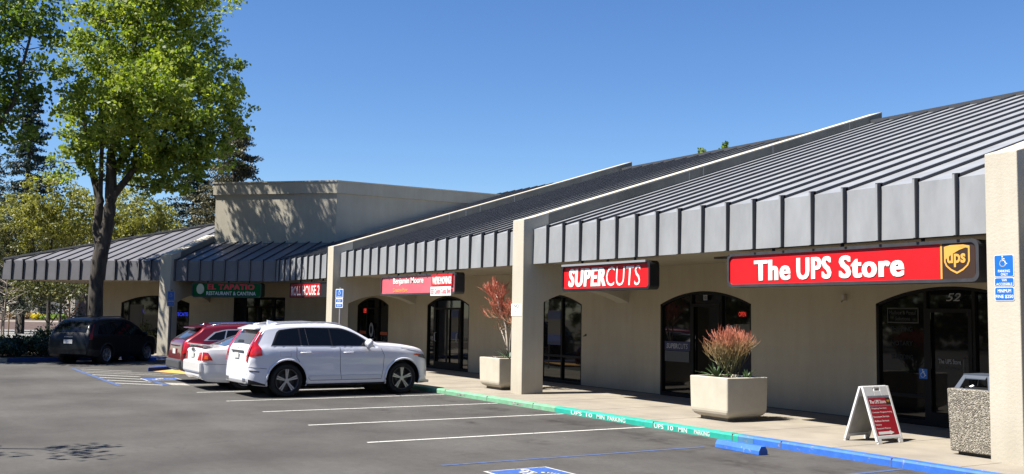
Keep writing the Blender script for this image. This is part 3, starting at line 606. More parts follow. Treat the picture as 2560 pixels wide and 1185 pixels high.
def shieldpts(cx, w, z0, z1, n=10):
    h = z1-z0; p = [(cx-w, z1-.06*h), (cx-w*.5, z1-.01*h), (cx, z1), (cx+w*.5, z1-.01*h), (cx+w, z1-.06*h), (cx+w, z0+.42*h), (cx+w*.86, z0+.27*h), (cx+w*.5, z0+.12*h), (cx, z0), (cx-w*.5, z0+.12*h), (cx-w*.86, z0+.27*h), (cx-w, z0+.42*h)]
    return p
def plate(pts, y, th=.003): return MB().prism([(x, y, z) for x, z in pts], (0, -th, 0))
build('shield_border', plate(shieldpts(-8.975, .205, 2.65, 3.07), 1.319), M_LGOLD, t)
build('shield_field', plate(shieldpts(-8.975, .178, 2.685, 3.035), 1.315), M_BROWN, t)
sw_ = [(-9.153, 2.86), (-9.153, 3.015), (-9.06, 3.032), (-8.975, 3.036), (-8.83, 3.02), (-8.93, 2.99), (-9.05, 2.93)]
build('shield_swoosh', plate(sw_, 1.311), M_LGOLD, t)
text('ups', M_LGOLD, t, (0, 1.307, 0), X1, Z1, NY, -9.125, -8.83, 2.745, 2.94, bold=.03, th=0)
t, pt, fr = boxsign(FM, X1, NY, -19.03, -15.86, 2.53, 3.12, -.01, .25, 'short red box sign with white italic lettering, half bold and half thin', M_RED, r=.10, frame=M_BLK)
build('top_lip', MB().box(-18.98, -15.95, 1.245, 1.31, 3.085, 3.13), M_ALU, t)
text('SUPER', M_LWHITE, t, (0, 1.29, 0), X1, Z1, NY, -18.79, -17.37, 2.62, 3.03, bold=.025, sp=1.16, fat=.045, shear=.12, th=-.02)
text('CUTS', M_LWHITE, t, (0, 1.29, 0), X1, Z1, NY, -17.36, -16.19, 2.62, 3.03, bold=-.004, shear=.10, th=-.02)
t, pt, fr = boxsign(FM, X1, NY, -29.32, -24.3, 2.53, 3.13, .03, .3, 'faded pink box sign with a paper banner stuck on its right end', M_PINK, r=.10)
text('Benjamin Moore', M_LWHITE, t, (0, 1.33, 0), X1, Z1, NY, -28.42, -26.3, 2.82, 3.05, bold=.01, fat=.02, th=-.02)
text('Creative Paint', M_LORANGE, t, (0, 1.33, 0), X1, Z1, NY, -28.42, -27.37, 2.625, 2.745, bold=.02, th=-.02)
bn = thing('banner', (-25.1, 1.32, 2.49), 'red and white moving notice taped over the faded pink sign', 'banner')
build('sheet', MB().box(-25.72, -24.45, 1.318, 1.323, 2.765, 3.09), M_RED, bn); build('sheet', MB().box(-25.76, -24.5, 1.312, 1.317, 2.49, 2.745), M_LWHITE, bn)
text("WE'RE MOVING!", M_LWHITE, bn, (0, 1.314, 0), X1, Z1, NY, -25.66, -24.5, 2.81, 3.03, bold=.05, th=0)
text("555 Contra Costa Blvd", M_LPINK, bn, (0, 1.309, 0), X1, Z1, NY, -25.73, -24.53, 2.54, 2.69, bold=.03, th=0)
t, pt, fr = boxsign(FM, X1, NY, -38.05, -34.0, 2.52, 3.10, .02, .3, 'small red box sign with white lettering beside the corner pillar', M_BLK, r=.06, frame=M_BLK)
build('red_panel', MB().box(-37.98, -34.75, 1.335, 1.345, 2.56, 3.04), M_RED2, t)
text('ROLL HOUSE 2', M_LWHITE, t, (0, 1.333, 0), X1, Z1, NY, -37.9, -34.8, 2.61, 2.965, bold=.015, th=0)
t, pt, fr = boxsign(FW, -UW, -VW, .62, 3.78, 2.53, 3.13, .03, .3, 'dark green box sign with a cream oval and red block lettering', M_GREEN, r=.10, frame=mat('sign_frame_green', (.01, .03, .018), .5))
O = Vector(FW(0, .03, 0)); N = -VW
text('EL TAPATIO', mat('letter_faded_red', (.55, .025, .03), .4), t, O, -UW, Z1, N, -3.08, -.94, 2.845, 3.075, bold=.03, sp=1.1, fat=.03, th=-.02)
text('RESTAURANT & CANTINA', M_LWHITE, t, O, -UW, Z1, N, -3.12, -.88, 2.62, 2.77, bold=.005, th=-.02)
mb = MB().disc(O+Z1*2.85, -UW, Z1, N, (-3.4, .02), (.175, .215), -.025, 24); build('oval', mb, M_CREAM, t)
mb = MB(); Of = O+Z1*2.85+N*(-.017)
for c, r_ in (((-3.43, .06), (.035, .05)), ((-3.38, .1), (.08, .02)), ((-3.4, -.03), (.06, .08)), ((-3.36, -.1), (.05, .06)), ((-3.44, -.12), (.04, .03))): mb.disc(Of, -UW, Z1, N, c, r_, .003, 12)
build('oval_figure', mb, mat('oval_green', (.04, .10, .05), .5), t)
# ------------------------------------------------------------------ accessible-parking signs, notice
t = thing('parking_sign', (-8.07, 1.037, 2.25), 'bright blue accessible parking plates fixed to the nearest cream pillar', 'sign')
def rplate(par, x0, x1, z0, z1, y, m=M_SBLUE, border=.012, nm='plate'):
    b = build(nm, plate(roundrect(x0, x1, z0, z1, .025, 3), y), M_LWHITE, par); f = build('blue_field', plate(roundrect(x0+border*.6, x1-border*.6, z0+border*.6, z1-border*.6, .02, 3), y-.0032, .001), m, b); return b
p1 = rplate(t, -8.215, -7.935, 2.575, 2.87, 1.034); p2 = rplate(t, -8.215, -7.935, 2.445, 2.565, 1.034); p3 = rplate(t, -8.215, -7.935, 2.255, 2.438, 1.034)
ib = MB(); isa(ib, (-8.085, 1.0295, 2.775), X1, Z1, NY, .165, .001); build('wheelchair_figure', ib, M_LWHITE, p1)
for s_, x0, x1, z0, z1, p in (('PARKING', -8.16, -7.99, 2.635, 2.67, p1), ('ONLY', -8.12, -8.02, 2.59, 2.625, p1), ('VAN', -8.11, -8.04, 2.515, 2.55, p2), ('ACCESSIBLE', -8.19, -7.96, 2.46, 2.495, p2), ('MINIMUM', -8.17, -7.98, 2.365, 2.41, p3), ('FINE $250', -8.20, -7.95, 2.285, 2.335, p3)):
    text(s_, M_LWHITE, p, (0, 1.0293, 0), X1, Z1, NY, x0, x1, z0, z1, bold=.015, th=0)
t = thing('notice_sign', (-20.57, 1.037, 1.95), 'small white no loitering notice on the middle pillar', 'sign')
build('plate', MB().box(-20.805, -20.335, 1.03, 1.037, 1.952, 2.245), M_LWHITE, t)
for s_, x0, x1, z0, z1 in (('NO', -20.69, -20.45, 2.15, 2.23), ('LOITERING', -20.72, -20.42, 2.095, 2.13), ('TRESPASSING', -20.77, -20.37, 2.04, 2.075), ('VIOLATORS WILL BE CITED', -20.75, -20.4, 2.0, 2.015)):
    text(s_, M_LGREY if s_ != 'NO' else M_DKG, t, (0, 1.028, 0), X1, Z1, NY, x0, x1, z0, z1, bold=.005, th=0)
def postsign(base, ux, nn, w, z0, z1, m, label, pole, split):
    t = thing('parking_sign', base, label, 'sign'); b = Vector(base); U = Vector(ux); N = Vector(nn)
    build('post', MB().tube([b, b+Z1*(z1-b.z+.05)], .03, 8), pole, t)
    zz = z1
    for i, h in enumerate(split):
        z = zz-h*(z1-z0)+.008
        pm = MB().prism([b+U*x+N*.04+Z1*(q-b.z) for x, q in roundrect(-w/2, w/2, z, zz, .02, 2)], N*.004); pl_ = build('plate', pm, M_LWHITE if m is M_SBLUE else M_LGREY, t)
        bo = .022; fm = MB().prism([b+U*x+N*.0445+Z1*(q-b.z) for x, q in roundrect(-w/2+bo, w/2-bo, z+bo, zz-bo, .015, 2)], N*.001); build('blue_field', fm, m, pl_)
        if i == 0:
            ib = MB(); isa(ib, b+N*.046+Z1*((z+zz)/2+.04-b.z), U, Z1, N, .2, .001); build('wheelchair_figure', ib, M_LWHITE if m is M_SBLUE else M_LGREY, pl_)
            text('PARKING', M_LWHITE if m is M_SBLUE else M_LGREY, pl_, b+N*.0475-Z1*b.z, U, Z1, N, -.12, .12, z+.03, z+.07, th=0)
        else: text('ONLY' if i == 1 else '$250', M_LWHITE if m is M_SBLUE else M_LGREY, pl_, b+N*.0475-Z1*b.z, U, Z1, N, -.1, .1, (z+zz)/2-.03, (z+zz)/2+.03, th=0)
        zz = z-.008
    return t
postsign((-30.1, .3, SW), Vector((.95, .3, 0)).normalized(), Vector((.3, -.95, 0)).normalized(), .37, 2.12, 2.72, M_SBLUE, 'sunlit blue parking sign on a grey post behind the white suv', M_ALU, (.5, .25, .25))
postsign(FW(4.3, -.62, SW), -UW, -VW, .34, 2.12, 2.76, M_SBLUE2, 'shaded blue parking sign on a dark post by the leftmost pillar', M_DKG, (.68, .32))
# ------------------------------------------------------------------ planters and their plants
def planter(x0, y0, label, s=.985, h=.79):
    t = thing('planter', (x0+s/2, y0+s/2, SW), label, 'planter', 'square concrete planters on the walk')
    z0 = SW; rows = []
    def sq(ins, z, r=.03):
        return [(x0+x, y0+y, z) for x, y in roundrect(ins, s-ins, ins, s-ins, r, 3)]
    prof = [(.12, z0+.06), (.095, z0+.07), (.05, z0+.095), (.022, z0+.13), (.006, z0+.17), (0, z0+.21), (-.012, z0+h-.01), (-.002, z0+h), (.075, z0+h), (.085, z0+h-.07)]
    mb = MB(); rows = [sq(i, z) for i, z in prof]; mb.grid([r+[r[0]] for r in rows]); mb.f.append(tuple(range(len(rows[0])))); build('pot', mb, M_PLANT, t, smooth=False)
    build('foot', MB().box(x0+.135, x0+s-.135, y0+.135, y0+s-.135, z0-.01, z0+.061), mat('planter_foot', (.13, .115, .09), .9, var=.2, scale=9), t)
    build('soil', MB().box(x0+.08, x0+s-.08, y0+.08, y0+s-.08, z0+h-.16, z0+h-.05), M_SOIL, t)
    return z0+h-.05
zs = planter(-14.47, 1.15, 'square concrete planter holding the low pink-tipped bush, nearer of the two')
planter(-22.52, 1.15, 'square concrete planter beside the middle pillar holding the tall orange-tipped plant')
def stickmat(name, z0, z1, c0, c1, c2):
    m = mat(name, c0, .6); nt = m.node_tree; L = nt.links.new; b = nt.nodes['Principled BSDF']
    g = nd(nt, 'ShaderNodeNewGeometry'); tc = nd(nt, 'ShaderNodeTexCoord'); sp = nd(nt, 'ShaderNodeSeparateXYZ'); L(tc.outputs['Object'], sp.inputs[0])
    mr = nd(nt, 'ShaderNodeMapRange'); L(sp.outputs[2], mr.inputs[0]); mr.inputs[1].default_value = z0; mr.inputs[2].default_value = z1
    n = nd(nt, 'ShaderNodeTexNoise'); n.inputs['Scale'].default_value = 5; L(tc.outputs['Object'], n.inputs[0])
    a = nd(nt, 'ShaderNodeMath', operation='MULTIPLY_ADD'); L(n.outputs[0], a.inputs[0]); a.inputs[1].default_value = .7; L(mr.outputs[0], a.inputs[2])
    s = nd(nt, 'ShaderNodeMath', operation='SUBTRACT'); L(a.outputs[0], s.inputs[0]); s.inputs[1].default_value = .35
    r = nd(nt, 'ShaderNodeValToRGB'); L(s.outputs[0], r.inputs[0]); e = r.color_ramp.elements
    e[0].position = .15; e[0].color = (*c0, 1); e[1].position = .85; e[1].color = (*c2, 1); k_ = e.new(.5); k_.color = (*c1, 1)
    L(r.outputs[0], b.inputs['Base Color']); return m
def sticks(base, targets, n, seed, spread, r0=.016, seg=.1, up=.5):
    rnd = random.Random(seed); mb = MB()
    def grow(p, d, r, depth):
        q = p+d*seg*rnd.uniform(.7, 1.3); q2 = q+(d+Vector((rnd.uniform(-.3, .3), rnd.uniform(-.3, .3), rnd.uniform(0, .3)))).normalized()*seg*rnd.uniform(.5, 1)
        mb.tube([p, q, q2], [r, r*.85, r*.7 if depth else r*.35], 4, False)
        if depth <= 0: return
        for k_ in range(rnd.choice((2, 2, 3))):
            dd = (d+Vector((rnd.uniform(-1, 1), rnd.uniform(-1, 1), rnd.uniform(-.35, .9)))*spread).normalized(); dd = (dd+Vector((0, 0, up*.45))).normalized()
            grow(q2 if k_ else q, dd, r*.8, depth-1)
    for (p, d, r, dep) in targets: grow(Vector(p), Vector(d).normalized(), r, dep)
    return mb
rnd = random.Random(3)
t = thing('firestick_plant', (-13.9, 1.65, zs), 'low bushy pencil cactus, green inside with pink tips, in the nearer planter', 'plant')
tg = [((-13.92+rnd.uniform(-.07, .07), 1.66+rnd.uniform(-.07, .07), zs), (rnd.uniform(-.7, .6), rnd.uniform(-.7, .7), 1), .011, 5) for i in range(10)] + [((-14.0+rnd.uniform(-.1, .1), 1.66+rnd.uniform(-.1, .1), zs+.15), (rnd.uniform(-.35, .2), rnd.uniform(-.25, .25), 1), .012, 4) for i in range(9)]
build('stems', sticks(None, tg, 0, 11, .85, seg=.098, up=.5), stickmat('stick_pink', .2, .95, (.085, .08, .03), (.22, .135, .05), (.46, .15, .09)), t, fix=False)
def agave(par, c, n, L_, seed, m, nm='leaf'):
    rnd = random.Random(seed); mb = MB()
    for i in range(n):
        a = 2*math.pi*i/n+rnd.uniform(-.3, .3); e = rnd.uniform(.35, 1.2); l = L_*rnd.uniform(.7, 1.1); d = Vector((math.cos(a)*math.cos(e), math.sin(a)*math.cos(e), math.sin(e))); s = Vector((-math.sin(a), math.cos(a), 0)); up = d.cross(s)
        c_ = Vector(c); rows = []
        for q, w in ((0, .016), (.35, .024), (.7, .016), (1, .001)):
            p = c_+d*l*q-Z1*(q*q*l*.12); rows.append([p-s*w, p+up*(-.006), p+s*w])
        mb.grid(rows)
    return build(nm, mb, m, par, fix=False)
M_AGV = mat('agave_green', (.07, .13, .045), .5, var=.3, scale=8)
t2 = thing('agave', (-14.1, 1.5, zs), 'spiky green agave at the foot of the bush in the nearer planter', 'plant'); agave(t2, (-14.12, 1.5, zs), 16, .42, 4, M_AGV)
t2 = thing('agave', (-13.35, 1.75, zs), 'dark spiky agave at the right rim of the nearer planter', 'plant'); agave(t2, (-13.62, 1.75, zs), 13, .26, 5, M_AGV)
t2 = thing('agave', (-21.65, 1.6, zs), 'dark spiky agave against the middle pillar beside the tall orange plant', 'plant'); agave(t2, (-21.72, 1.55, zs), 18, .5, 6, mat('agave_dark', (.03, .07, .03), .5, var=.3, scale=8))
t = thing('firestick_plant', (-21.75, 1.6, zs), 'tall lean pencil cactus with bare stems below and orange-red tips', 'plant')
mb = MB(); tp = [(-21.86, 1.6, zs), (-21.93, 1.6, zs+.45), (-22.02, 1.6, zs+.85), (-22.2, 1.55, zs+1.2), (-22.35, 1.5, zs+1.65)]
mb.tube(tp, [.03, .026, .022, .018, .012], 6); mb.tube([(-21.84, 1.62, zs), (-21.82, 1.63, zs+.5), (-21.75, 1.65, zs+.9), (-21.7, 1.65, zs+1.2)], [.026, .022, .018, .012], 6); mb.tube([(-21.9, 1.58, zs+.3), (-22.05, 1.57, zs+.55), (-22.2, 1.55, zs+.8)], [.018, .014, .01], 5)
build('trunk', mb, M_BARKP, t, smooth=True)
tg = []
def along(pts, n, sd, rr_, dep, lo=0):
    for i in range(n):
        q = rnd.uniform(lo, .999)*(len(pts)-1); k_ = int(q); f = q-k_; p = Vector(pts[k_]).lerp(Vector(pts[k_+1]), f); tg.append((p, (rnd.uniform(-1, 1), rnd.uniform(-1, 1), rnd.uniform(.1, 1)), rr_, dep))
along([(-22.05, 1.6, zs+.9), (-22.2, 1.55, zs+1.2), (-22.35, 1.5, zs+1.65)], 34, 1, .010, 3); along([(-21.75, 1.65, zs+.9), (-21.7, 1.65, zs+1.2)], 14, 2, .010, 3); along([(-22.3, 1.55, zs+.8), (-22.1, 1.55, zs+.62)], 5, 3, .009, 2)
along([(-22.4, 1.55, zs+.98), (-22.15, 1.55, zs+1.05)], 10, 3, .010, 3)
along([(-22.34, 1.5, zs+1.55), (-22.38, 1.5, zs+1.75)], 6, 3, .008, 2)
build('stems', sticks(None, tg, 0, 12, .75, seg=.085, up=.3), stickmat('stick_orange', .2, 1.7, (.15, .12, .075), (.27, .14, .075), (.42, .115, .065)), t, fix=False)
for x, y, lab in ((-22.25, 1.4, 'tiny pale sprigs on the soil left of the tall orange plant'),):
    t2 = thing('weed', (x, y, zs), lab, 'plant'); agave(t2, (x, y, zs), 12, .13, 8, M_BARKP)
# ------------------------------------------------------------------ a-frame sign board
t = thing('sandwich_board', (-10.5, 1.4, SW), 'white folding sandwich board with a red price list, standing on the walk', 'sign board')
def panelframe(base0, base1, top0, top1, nm):
    # plane frame: origin base0
    b0, b1, t0, t1 = map(Vector, (base0, base1, top0, top1)); ux = (b1-b0).normalized(); uz = ((t0+t1)/2-(b0+b1)/2).normalized(); q_ = ((t0+t1)/2-(b0+b1)/2).length/1.09; return b0, ux, uz*q_, ux.cross(uz), (b1-b0).length, 1.09
apex = .955
O, ux, uz, nn, W_, H_ = panelframe((-10.22, 1.12, SW), (-10.24, 1.74, SW), (-10.49, 1.11, apex), (-10.51, 1.73, apex), 'front')
if nn.x < 0: nn = -nn
M_WPL = mat('white_plastic', (.56, .555, .54), .45); M_WPLG = mat('grey_board', (.30, .295, .27), .6, var=.1, scale=5)
def pboard(O, ux, uz, nn, W, H, par, board):
    P = lambda x, z, d=0: O+ux*x+uz*z+nn*d
    def bx(mb, x0, x1, z0, z1, d0, d1): mb.hexa([P(x0, z0, d0), P(x1, z0, d0), P(x1, z0, d1), P(x0, z0, d1)], [P(x0, z1, d0), P(x1, z1, d0), P(x1, z1, d1), P(x0, z1, d1)])
    mb = MB(); bx(mb, 0, .045, .04, H, -.03, .006); bx(mb, W-.045, W, .04, H, -.03, .006); bx(mb, .045, W-.045, .09, .15, -.03, .006); bx(mb, .045, .23, H-.19, H, -.03, .004); bx(mb, W-.23, W-.045, H-.19, H, -.03, .004); bx(mb, .23, W-.23, H-.19, H-.09, -.03, .004); bx(mb, .23, W-.23, H-.035, H, -.03, .004)
    bx(mb, .01, .11, 0, .09, -.03, .006); bx(mb, W-.11, W-.01, 0, .09, -.03, .006)
    fr = build('panel', mb, M_WPL, par, bevel=.006); mb = MB(); bx(mb, .045, W-.045, .15, H-.19, -.02, -.003); build('board', mb, board, fr); return fr, P
f1, P = pboard(O, ux, uz, nn, W_, H_, t, M_WPL)
def bplate(x0, x1, z0, z1, m, nm, d=.001): return build(nm, MB().hexa([P(x0, z0, d), P(x1, z0, d), P(x1, z0, d+.002), P(x0, z0, d+.002)], [P(x0, z1, d), P(x1, z1, d), P(x1, z1, d+.002), P(x0, z1, d+.002)]), m, f1)
rd = mat('board_red', (.30, .008, .018), .45)
bplate(.05, W_-.05, .155, .70, rd, 'red_sheet'); bplate(.05, W_-.16, .725, .86, rd, 'red_sheet'); bplate(W_-.158, W_-.05, .725, .86, M_BROWN, 'brown_square')
BO = O+nn*.0035
def bt(s_, x0, x1, z0, z1, b=.01): text(s_, M_LWHITE, f1, BO, ux, uz, nn, x0, x1, z0, z1, bold=b, th=0)
bt('The UPS Store', .07, W_-.17, .755, .825, .025); text('ups', M_LGOLD, f1, BO, ux, uz, nn, W_-.14, W_-.07, .77, .82, bold=.02, th=0)
for s_, z, w in (('Shipping Services', .645, .36), ('Livescan Fingerprinting', .57, .47), ('Document Services', .49, .37), ('Mailbox Services', .41, .34), ('Notary', .335, .14), ('Passport Photos', .265, .33)): bt(s_, .07, .07+w, z, z+.035, .012)
aw = MB(); ap = [(.09, .175), (.36, .175), (.36, .16), (.46, .20), (.36, .24), (.36, .225), (.09, .225)]; aw.prism([P(x, z, .0035) for x, z in ap], nn*.001); build('arrow', aw, M_LWHITE, f1)
O, ux, uz, nn, W_, H_ = panelframe((-10.82, 1.06, SW), (-10.86, 1.68, SW), (-10.55, 1.09, apex), (-10.57, 1.71, apex), 'back')
if nn.x > 0: nn = -nn
pboard(O, ux, uz, nn, W_, H_, t, M_WPLG)
build('hinge', MB().tube([(-10.52, 1.12, apex-.01), (-10.54, 1.70, apex-.01)], .016, 6), M_WPL, t)
# ------------------------------------------------------------------ litter bin
t = thing('litter_bin', (-8.75, 1.55, SW), 'square pebbled concrete litter bin with a dark hooded lid', 'litter bin')
build('body', MB().hexa([(-9.055, 1.20, .16), (-8.35, 1.20, .16), (-8.35, 1.9, .16), (-9.055, 1.9, .16)], [(-9.08, 1.18, 1.03), (-8.34, 1.18, 1.03), (-8.34, 1.92, 1.03), (-9.08, 1.92, 1.03)]), aggregate(), t, bevel=.02)
build('foot', MB().box(-8.98, -8.42, 1.28, 1.85, .1, .161), M_BLK, t)
LB = mat('bin_lid', (.045, .055, .075), .45, spec=.5)
bb_ = [(-9.02, 1.24), (-8.40, 1.24), (-8.40, 1.86), (-9.02, 1.86)]; tt_ = [(-8.92, 1.34), (-8.50, 1.34), (-8.50, 1.76), (-8.92, 1.76)]
mb = MB().hexa([(x, y, 1.2) for x, y in tt_], [(x, y, 1.24) for x, y in tt_])
for i in range(4):
    a, b, c_, d = Vector((*bb_[i], 1.0)), Vector((*bb_[(i+1) % 4], 1.0)), Vector((*tt_[(i+1) % 4], 1.21)), Vector((*tt_[i], 1.21))
    e = (b-a)*.13; f_ = (c_-d)*.13; nn_ = Vector((0, 0, -.02)); mb.prism([a, a+e, d+f_, d], (0, 0, .012)); mb.prism([b-e, b, c_, c_-f_], (0, 0, .012)); g_ = (d-a)*.2
    mb.prism([a+e, b-e, b-e+g_*.6, a+e+g_*.6], (0, 0, .012)); mb.prism([d+f_-g_, c_-f_-g_, c_-f_, d+f_], (0, 0, .012))
lid = build('lid', mb, LB, t); build('liner', MB().box(-8.93, -8.48, 1.33, 1.77, .9, 1.06), M_BLK, t)
mb = MB(); rr = random.Random(2)
for i in range(2): x, y = rr.uniform(-8.85, -8.6), rr.uniform(1.35, 1.5); mb.tube([(x, y, 1.05), (x+.04, y+.03, 1.075)], .022, 6)
build('litter', mb, M_LWHITE, t)
# ------------------------------------------------------------------ wheel stops
def stop(c, d, l, label):
    d = Vector((*d, 0)).normalized(); n = Vector((-d.y, d.x, 0)); c = Vector(c)
    pr = [(-.09, 0), (-.085, .06), (-.045, .125), (.045, .125), (.085, .06), (.09, 0)]
    mb = MB().hexa([c-d*l/2+n*a+Z1*z for a, z in pr], [c+d*l/2+n*a+Z1*z for a, z in pr]); return tag(build('wheel_stop', mb, M_BLUE, loc=c, bevel=.008), label, 'wheel stop')
stop((-11.17, -.76, 0), (1, -.03), .95, 'blue concrete wheel stop in the empty stall in front of the blue curb')
stop((-41.35, -3.55, 0), (.75, .66), 1.5, 'blue concrete wheel stop glimpsed under the black suv')
# ------------------------------------------------------------------ cars
def pchip(pts):
    xs = [p[0] for p in pts]; ys = [p[1] for p in pts]; n = len(xs); h = [xs[i+1]-xs[i] for i in range(n-1)]; d = [(ys[i+1]-ys[i])/h[i] for i in range(n-1)]
    m_ = [d[0]] + [0 if d[i-1]*d[i] <= 0 else 2*d[i-1]*d[i]/(d[i-1]+d[i]) for i in range(1, n-1)] + [d[-1]]
    def f(x):
        if x <= xs[0]: return ys[0]
        if x >= xs[-1]: return ys[-1]
        i = 0
        while x > xs[i+1]: i += 1
        t = (x-xs[i])/h[i]; t2, t3 = t*t, t*t*t
        return (2*t3-3*t2+1)*ys[i] + (t3-2*t2+t)*h[i]*m_[i] + (-2*t3+3*t2)*ys[i+1] + (t3-t2)*h[i]*m_[i+1]
    return f
def wheel(par, x, y, R_, side, style, w=.23, rimc=None, rr=None):
    rr = rr or R_*.70
    prof = [(-.5, .80), (-.5, .93), (-.42, .985), (-.2, 1.0), (.2, 1.0), (.42, .985), (.5, .93), (.5, .80), (.40, rr/R_), (-.4, rr/R_)]
    rows = []; n = 40; cx = x-side*w*.5
    for px, pr in prof+[prof[0]]: rows.append([(cx+side*px*w, y+R_*pr*math.cos(2*math.pi*i/n), R_+R_*pr*math.sin(2*math.pi*i/n)) for i in range(n)])
    t = build('wheel', MB().grid(rows, True), M_TYRE, par, smooth=True, local=True)
    O = Vector((x-side*.03, y, R_)); face = M_ALLOY if style != 'dark' else M_ALLOYD
    mb = MB(); rows = []
    for px, r in ((.035, rr*1.01), (.04, rr*.96), (.015, rr*.93), (-.06, rr*.90), (-.12, rr*.88)): rows.append([(O.x+side*px, y+r*math.cos(2*math.pi*i/n), R_+r*math.sin(2*math.pi*i/n)) for i in range(n)])
    mb.grid(rows, True); build('rim_barrel', mb, M_ALLOYD if style == 'volvo' else face, t, smooth=True, local=True); mb = MB()
    ns = {'volvo': 5, 'dark': 6, 'six': 6, 'seven': 7}.get(style, 5)
    for k_ in range(ns):
        a = 2*math.pi*k_/ns+math.pi/2; u = Vector((0, math.cos(a), math.sin(a))); v = Vector((0, -math.sin(a), math.cos(a))); s = Vector((side, 0, 0))
        w0, w1 = (.020, .036) if style == 'volvo' else (.025, .03)
        for off in ((-1, 1) if style == 'volvo' else (0,)):
            o_ = off*.021; g_ = Vector((0, 0, 0))
            b = [O+u*.05+v*(o_*.5-w0*.5)-s*.015, O+u*.05+v*(o_*.5+w0*.5)-s*.015, O+u*rr*.95+v*(o_*1.3+w1*.5), O+u*rr*.95+v*(o_*1.3-w1*.5)]
            mb.prism(b, s*.022)
    mb.tube([O-s*.03, O+s*.018], .055, 14)
    build('rim', mb, face if style != 'volvo' else M_ALLOY, t, local=True)
    mb = MB(); mb.prism([O-Vector((side*.1, 0, 0))+Vector((0, rr*.9*math.cos(2*math.pi*i/20), rr*.9*math.sin(2*math.pi*i/20))) for i in range(20)], (-side*.01, 0, 0)); build('brake', mb, M_BLK, t, local=True)
    mb = MB(); O2 = O-Vector((side*.07, 0, 0)); mb.prism([O2+Vector((0, rr*.55*math.cos(2*math.pi*i/20), rr*.55*math.sin(2*math.pi*i/20))) for i in range(20)], (-side*.01, 0, 0)); build('brake_disc', mb, M_ALLOYD, t, local=True)
    return t
